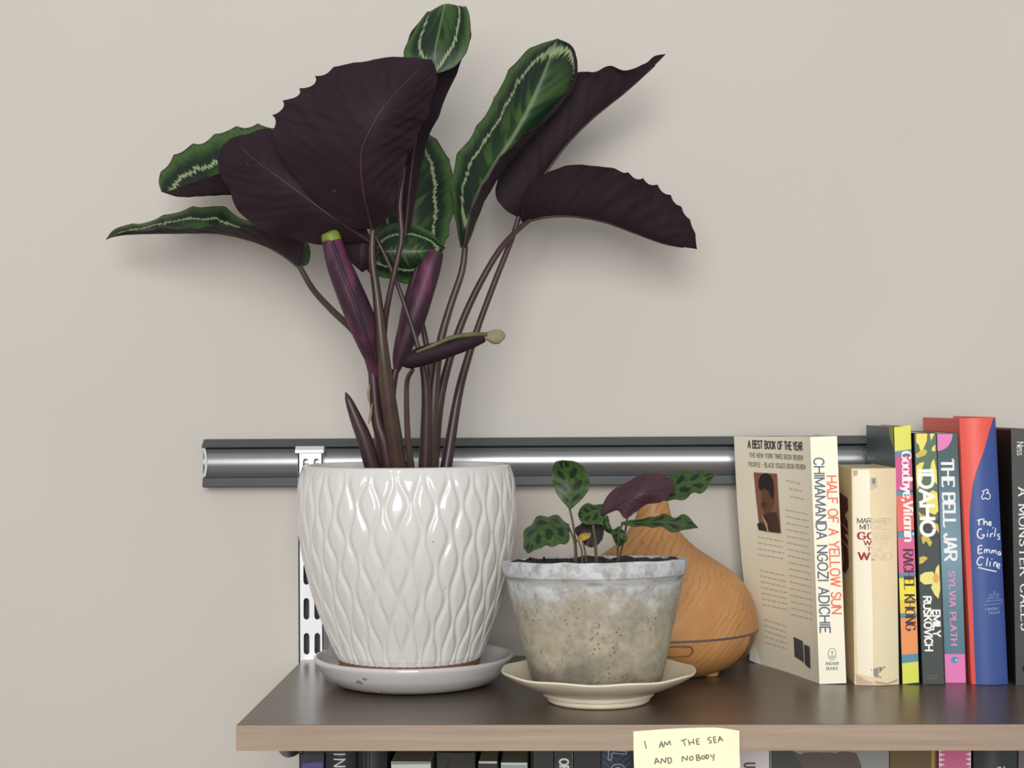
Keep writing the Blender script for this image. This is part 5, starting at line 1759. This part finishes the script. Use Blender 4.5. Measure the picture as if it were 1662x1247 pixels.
hand(bk6, 'author_lettering', [
    [(1592, 884.5), (1586, 886.5), (1585.5, 892), (1586, 898), (1592, 896.5)], [(1586, 892), (1591, 890.5)],
    [(1595, 897), (1596, 891.5), (1598.5, 892), (1599, 896.5)], [(1599, 893.5), (1601.5, 891.5), (1603.5, 893), (1604, 897)],
    [(1607, 898), (1608, 893), (1610, 893.5), (1611, 897.5)], [(1611, 894.5), (1613.5, 893), (1615, 894.5), (1615.5, 899)],
    [(1623, 896), (1620, 895.5), (1618.5, 899), (1621, 901), (1623, 897), (1624, 901.5)],
    [(1594, 905), (1589, 903.5), (1585, 908), (1584, 914), (1587.5, 917), (1591.5, 915)],
    [(1600.5, 905), (1599.5, 912), (1598.5, 918)], [(1605, 911), (1604, 918.5)], [(1607.5, 906.5), (1608, 908)],
    [(1610.5, 919), (1611.5, 912)], [(1611.3, 914.5), (1614, 912), (1616, 914), (1615.5, 920)],
    [(1617.5, 918.5), (1621.5, 918), (1621, 915), (1618.5, 915.5), (1617.5, 919), (1619, 922), (1622, 921.5)],
    [(1585.5, 920.5), (1600, 924), (1615.5, 927.5)]], WH, 1.8)
hand(bk6, 'butterfly_emblem', [[(1592, 796), (1594, 800), (1591, 806), (1593, 810), (1597, 808), (1600, 810), (1604, 809), (1605, 804), (1602, 800), (1598, 801), (1602, 797), (1599, 794), (1594, 797), (1592, 796)]], WH, 1.5)
hand(bk6, 'publisher_emblem', [
    [(1595, 981), (1627, 979)], [(1598, 977), (1604, 969), (1606, 972), (1604, 964), (1609, 966), (1612, 959), (1616, 966), (1619, 963), (1619, 971), (1624, 973), (1625, 977)],
    [(1600, 975), (1623, 974.5)], [(1608, 973), (1608, 966)], [(1612, 973), (1612, 963)], [(1616, 973), (1616, 966)]], (132, 150, 186), 1.0)
bk6.flat('random', 1597, 1619, 985, 990, (140, 156, 190), 0.8, name='publisher_mark', skew=-1)
bk6.flat('house', 1603, 1621, 991, 996, (140, 156, 190), 0.8, name='publisher_mark', skew=-1)

# ---- black hardcover at the picture's edge
bk7 = Book('hardcover_book', 'charcoal hardcover with white serif title at right end of the row', 'book', (1641, 697.5), (1676, 696.5), (1649, 1113), (1684, 1112), 0.130, group=UP)
bk7.cover(plain('charcoal_jacket', (66, 68, 66), 0.4, 0, 0.12, 14), hard=True)
b = MB()
b.add([bk7.pt(-0.0003, v, d) for v, d in ((0.001, 0.002), (0.001, 0.126), (bk7.H - 0.001, 0.126), (bk7.H - 0.001, 0.002))], [(0, 1, 2, 3)])
o = b.build('jacket_panel', P((30, 31, 34), 0.5), bk7.root, False); o['label'] = 'black side of the jacket'
bk7.down('A MONSTER CALLS', 792, 1023, 10, 22.5, (238, 238, 234), 2.5, 1.1, 1.0, 2.6)
bk7.down('Ness', 718, 739, 9, 19.5, (214, 214, 210), 1.5, 0.9, 0.7, 1.6, 'author_lettering')
b = MB()
for j in range(2):
    pass
ribbon(b, [(1660, 1083), (1664, 1080), (1668, 1083), (1666, 1089), (1661, 1089), (1660, 1083)], lambda t: 0.8, bk7.to3)
b.build('publisher_emblem', P((170, 170, 168)), bk7.root, False)

# ------------------------------------------------------------------ second row of books, under the board
LOW = 'books standing on the lower shelf'
LY = -0.205


def low(name, label, x0, x1, ytop, rgb, depth=0.15, curve=0.0, hard=False, Y=LY, lean=0.0, rough=0.45):
    yb = ytop + 400
    q = Book(name, label, 'book', (x0, ytop), (x1, ytop), (x0 + lean, yb), (x1 + lean, yb), depth, LZ, Y, curve, LOW)
    q.cover(plain('cover_%d' % x0, rgb, rough, 0, 0.06, 30), hard=hard)
    return q


q = low('paperback_book', 'dark paperback with purple spine panel, first on the lower shelf', 487, 526, 1225, (38, 36, 46))
q.art('spine_panel', [((92, 84, 150), [(490, 1240), (523, 1237), (524, 1300), (490, 1300)]), ((58, 54, 92), [(487.5, 1232), (492, 1226), (506, 1226), (498, 1236), (488, 1240)])])
q = low('hardcover_book', 'dark green-black book with large thin white capitals, lower shelf left end', 528.5, 578, 1212, (44, 54, 52), curve=0.006, hard=True)
q.down('IN', 1221.5, 1242, 15, 33, (232, 234, 232), 2.1, gap=4.5)
q = low('hardcover_book', 'black book with thin grey lines along its spine, on the lower shelf', 579.5, 628, 1214, (32, 36, 36), curve=0.004, hard=True)
q.art('spine_lines', [((98, 104, 102), [(x, 1215), (x + 1, 1215), (x + 1.6, 1330), (x + 0.6, 1330)]) for x in (591, 597.5, 603)])
q = low('paperback_book', 'white book with green top edge on the lower shelf', 635, 699, 1237.5, (226, 230, 226))
q.art('spine_band', [((122, 158, 112), [(635.5, 1237.8), (698.5, 1237.8), (698, 1240.5), (636, 1241)])], 'green band along the top')
q = low('hardcover_book', 'dark grey cloth book between the white and black-and-white books', 709, 771, 1222, (66, 66, 62), curve=0.003, hard=True, rough=0.8)
q.art('spine_crease', [((44, 44, 42), [(728, 1233), (731, 1227), (732, 1228), (729, 1240), (724, 1250), (722, 1250)])])
q = low('paperback_book', 'black book with white top edge, left of the pale teal book', 776, 808, 1236, (36, 38, 40))
q.art('spine_band', [((226, 226, 220), [(777, 1236.2), (807, 1236.2), (806, 1239.5), (778, 1239.5)])], 'white band along the top')
q = low('paperback_book', 'pale teal book with white top edge on the lower shelf', 813, 856, 1238.5, (158, 180, 178))
q.art('spine_band', [((232, 236, 232), [(813.5, 1238.7), (855.5, 1238.7), (855, 1242), (814, 1242)])], 'white band along the top')
q = low('hardcover_book', 'plain black book right of the pale teal book', 866, 898, 1214, (34, 34, 34), hard=True)
q = low('hardcover_book', 'black book with bold white condensed title on the lower shelf', 899.5, 930, 1213, (32, 33, 34), hard=True)
q.down('OF', 1232.5, 1251, 9, 23, (236, 236, 232), 3.2, gap=2.2)
q.art('edge_line', [((150, 152, 150), [(928.6, 1214), (929.4, 1214), (929.8, 1330), (929, 1330)])])
q = low('hardcover_book', 'plain black book left of the navy chevron book', 931.5, 975, 1214, (30, 30, 31), hard=True)
q = low('hardcover_book', 'navy book with chevron pattern and outlined silver capitals, beside the note', 976, 1027, 1212, (34, 42, 66), hard=True)
b = MB()
for k in range(6):
    y = 1213 + k * 11
    for dx in (0, 3):
        ribbon(b, [(979, y + dx), (1001.5, y + 20 + dx), (1024, y + dx)], lambda t: 0.55, q.to3, 0, 0.0001 + 0.00001 * k)
b.build('chevron_pattern', P((92, 104, 146)), q.root, False)
hand(q, 'title_lettering', [[(1016.5, 1215), (1016.5, 1224.5)], [(1016.5, 1224.5), (993, 1222.5)], [(993, 1222.5), (992, 1234)], [(992, 1234), (987, 1233.5)], [(987, 1233.5), (988, 1218)], [(988, 1218), (1016, 1219.5)],
     [(991, 1252), (995, 1243), (1004, 1240.5), (1012, 1244), (1015, 1252)], [(996, 1252), (999, 1247.5), (1004, 1246), (1009, 1248), (1011, 1252)]], (190, 194, 202), 1.6)
q = low('paperback_book', 'white paperback with dark capital on its spine, right of the sticky note', 1200, 1248.5, 1212, (232, 226, 226))
q.down('U', 1239.5, 1245.5, 8, 26, (70, 66, 70), 2.6)
q = low('hardcover_book', 'wide grey book with brown rock photograph, lower shelf', 1250, 1443, 1216, (150, 152, 148), hard=True, depth=0.12)
q.art('jacket_photo', [
    ((70, 74, 68), [(1252, 1217), (1284, 1217), (1290, 1221), (1300, 1226), (1304, 1300), (1252, 1300)]),
    ((98, 88, 76), [(1284, 1217.5), (1291, 1224), (1300, 1225.5), (1306, 1222), (1327, 1221), (1334, 1222), (1347, 1221.5), (1356, 1223), (1363, 1220), (1378, 1220.5), (1390, 1223), (1394, 1232), (1398, 1244), (1404, 1300), (1304, 1300), (1300, 1240)]),
    ((52, 48, 42), [(1291, 1223.5), (1300, 1225.8), (1306, 1222), (1304, 1225.5), (1298, 1226.5)])], 'rock face print')
q = low('paperback_book', 'olive gold book with yellow edge line, lower shelf right', 1444.5, 1522, 1213, (106, 88, 50))
q.art('spine_lines', [((168, 148, 54), [(1511.5, 1214), (1517, 1214), (1517, 1330), (1511.5, 1330)]), ((104, 34, 44), [(1519, 1214), (1522, 1214), (1522, 1330), (1519, 1330)])])
q = low('paperback_book', 'pink book with rows of white triangles down both sides, lower shelf right', 1523.5, 1576, 1211, (214, 108, 150))
q.art('triangle_border', [((246, 240, 242), [(1524, y - 3.4), (1534, y), (1524, y + 3.4)]) for y in (1217.5, 1225.5, 1233.5, 1241.5, 1249.5)] + [((246, 240, 242), [(1575.6, y - 3.4), (1567, y), (1575.6, y + 3.4)]) for y in (1224.5, 1232.5, 1240.5, 1248.5)])
q = low('hardcover_book', 'charcoal book with white script on its rounded spine, lower shelf right', 1580, 1651, 1212, (58, 62, 66), curve=0.007, hard=True)
hand(q, 'title_lettering', [[(1614.5, 1250), (1615, 1244), (1619, 1242.5), (1622, 1246), (1621, 1252)], [(1625, 1241.5), (1627, 1244), (1627, 1250)]], (222, 224, 222), 1.7)
q = low('paperback_book', 'grey book at the right end of the lower shelf', 1653, 1690, 1213, (108, 104, 108))

# ------------------------------------------------------------------ sticky note
NY = -0.3408
n0 = at(1028, 1188, NY)
note = thing('sticky_note', 'pale yellow sticky note with handwritten capitals on the shelf edge', 'note', n0)
PXN = mpp(NY)


def note3(px, py, eps=0.0):
    # clings along the top, the right upper corner and the foot lift a little
    fx = (px - 1028) / 172.0
    fy = (py - 1184) / 174.0
    lift = 0.0030 * max(0, fx - 0.72) ** 2 / 0.078 * max(0, 1 - fy * 4) + 0.0035 * max(0, fy - 0.28) ** 1.4 + 0.0002
    return at(px, py, NY - lift - eps)


def edge_top(f):
    return 1187.5 - 6.3 * math.sin(math.pi * min(1.0, f / 0.76) / 2) if f < 0.76 else 1181.2 + 5.3 * ((f - 0.76) / 0.24) ** 1.5


def note_rows(eps, nx=30, ny=30):
    rows = []
    for i in range(ny):
        t = i / (ny - 1)
        row = []
        for j in range(nx):
            f = j / (nx - 1)
            yt = edge_top(f)
            y = yt + (1360 - yt) * t
            x = 1028 + 172 * f + (3.0 + 4.5 * f * 0 + 2.0) * t * (y - 1184) / 90
            row.append(note3(x, y, eps))
        rows.append(row)
    return rows


b = MB()
b.grid(note_rows(0.00015)); b.grid(note_rows(0.0), flip=True)
b.build('paper', 'note', note, True, 0, 180)


class _N:
    root = note
    to3 = staticmethod(lambda px, py, e=0.0003: note3(px, py, 0.00016 + e))


hand(_N, 'handwriting', [
    [(1046, 1203), (1047.5, 1209), (1049, 1215.5)],
    [(1070, 1214.5), (1073, 1204)], [(1073, 1204), (1075, 1208), (1076, 1213.5)], [(1070.5, 1210.5), (1076, 1209.5)],
    [(1077.5, 1213), (1079, 1204)], [(1079, 1204), (1083, 1210)], [(1083, 1210), (1086.5, 1202.5)], [(1086.5, 1202.5), (1088.5, 1210)],
    [(1105, 1203), (1114.5, 1200)], [(1109.5, 1202), (1112, 1211)],
    [(1117, 1201), (1119.5, 1210.5)], [(1125, 1199.5), (1126.5, 1208.5)], [(1118, 1206.5), (1126.5, 1204.5)],
    [(1135, 1199), (1130, 1200.5)], [(1130, 1200.5), (1131.5, 1209)], [(1131.5, 1209), (1136, 1208)], [(1131, 1204.5), (1135, 1203.5)],
    [(1154, 1197), (1150, 1198), (1149.5, 1201), (1154, 1203), (1154, 1206), (1150.5, 1206.5)],
    [(1162, 1196), (1157.5, 1197)], [(1157.5, 1197), (1159.5, 1206)], [(1159.5, 1206), (1163.5, 1205)], [(1158.5, 1201.5), (1162.5, 1200.5)],
    [(1166, 1205), (1168, 1195.5)], [(1168, 1195.5), (1173.5, 1203.5)], [(1167, 1201), (1171.5, 1200)],
    [(1062.5, 1241), (1065, 1230.5)], [(1065, 1230.5), (1070.5, 1239)], [(1063.5, 1237.5), (1069.5, 1236)],
    [(1072.5, 1240), (1074, 1231.5)], [(1074, 1231.5), (1080, 1238.5)], [(1080, 1238.5), (1081, 1229.5)],
    [(1083.5, 1230.5), (1085, 1239.5)], [(1083.5, 1231), (1088.5, 1231), (1090, 1234.5), (1088.5, 1238), (1085, 1239.5)],
    [(1107.5, 1237), (1107.5, 1228)], [(1107.5, 1228), (1115, 1234.5)], [(1115, 1234.5), (1116, 1226.5)],
    [(1121.5, 1228), (1119, 1231.5), (1121, 1234.5), (1124.5, 1233), (1124.5, 1229), (1121.5, 1228)],
    [(1130, 1225.5), (1131, 1235)], [(1130, 1226), (1134.5, 1226), (1134, 1229.5), (1130.5, 1230.5)], [(1130.5, 1230.5), (1136, 1230.5), (1136, 1233.5), (1131, 1235)],
    [(1141, 1227), (1138.5, 1229.5), (1140.5, 1232.5), (1144, 1230.5), (1143, 1227.5), (1141, 1227)],
    [(1145.5, 1225.5), (1146.5, 1232.5)], [(1145.5, 1226), (1149, 1226), (1150, 1229.5), (1146.5, 1232.5)],
    [(1152.5, 1225.5), (1157, 1229.5)], [(1159, 1224), (1158.5, 1230), (1157.5, 1235.5)]], (96, 92, 84), 1.6)
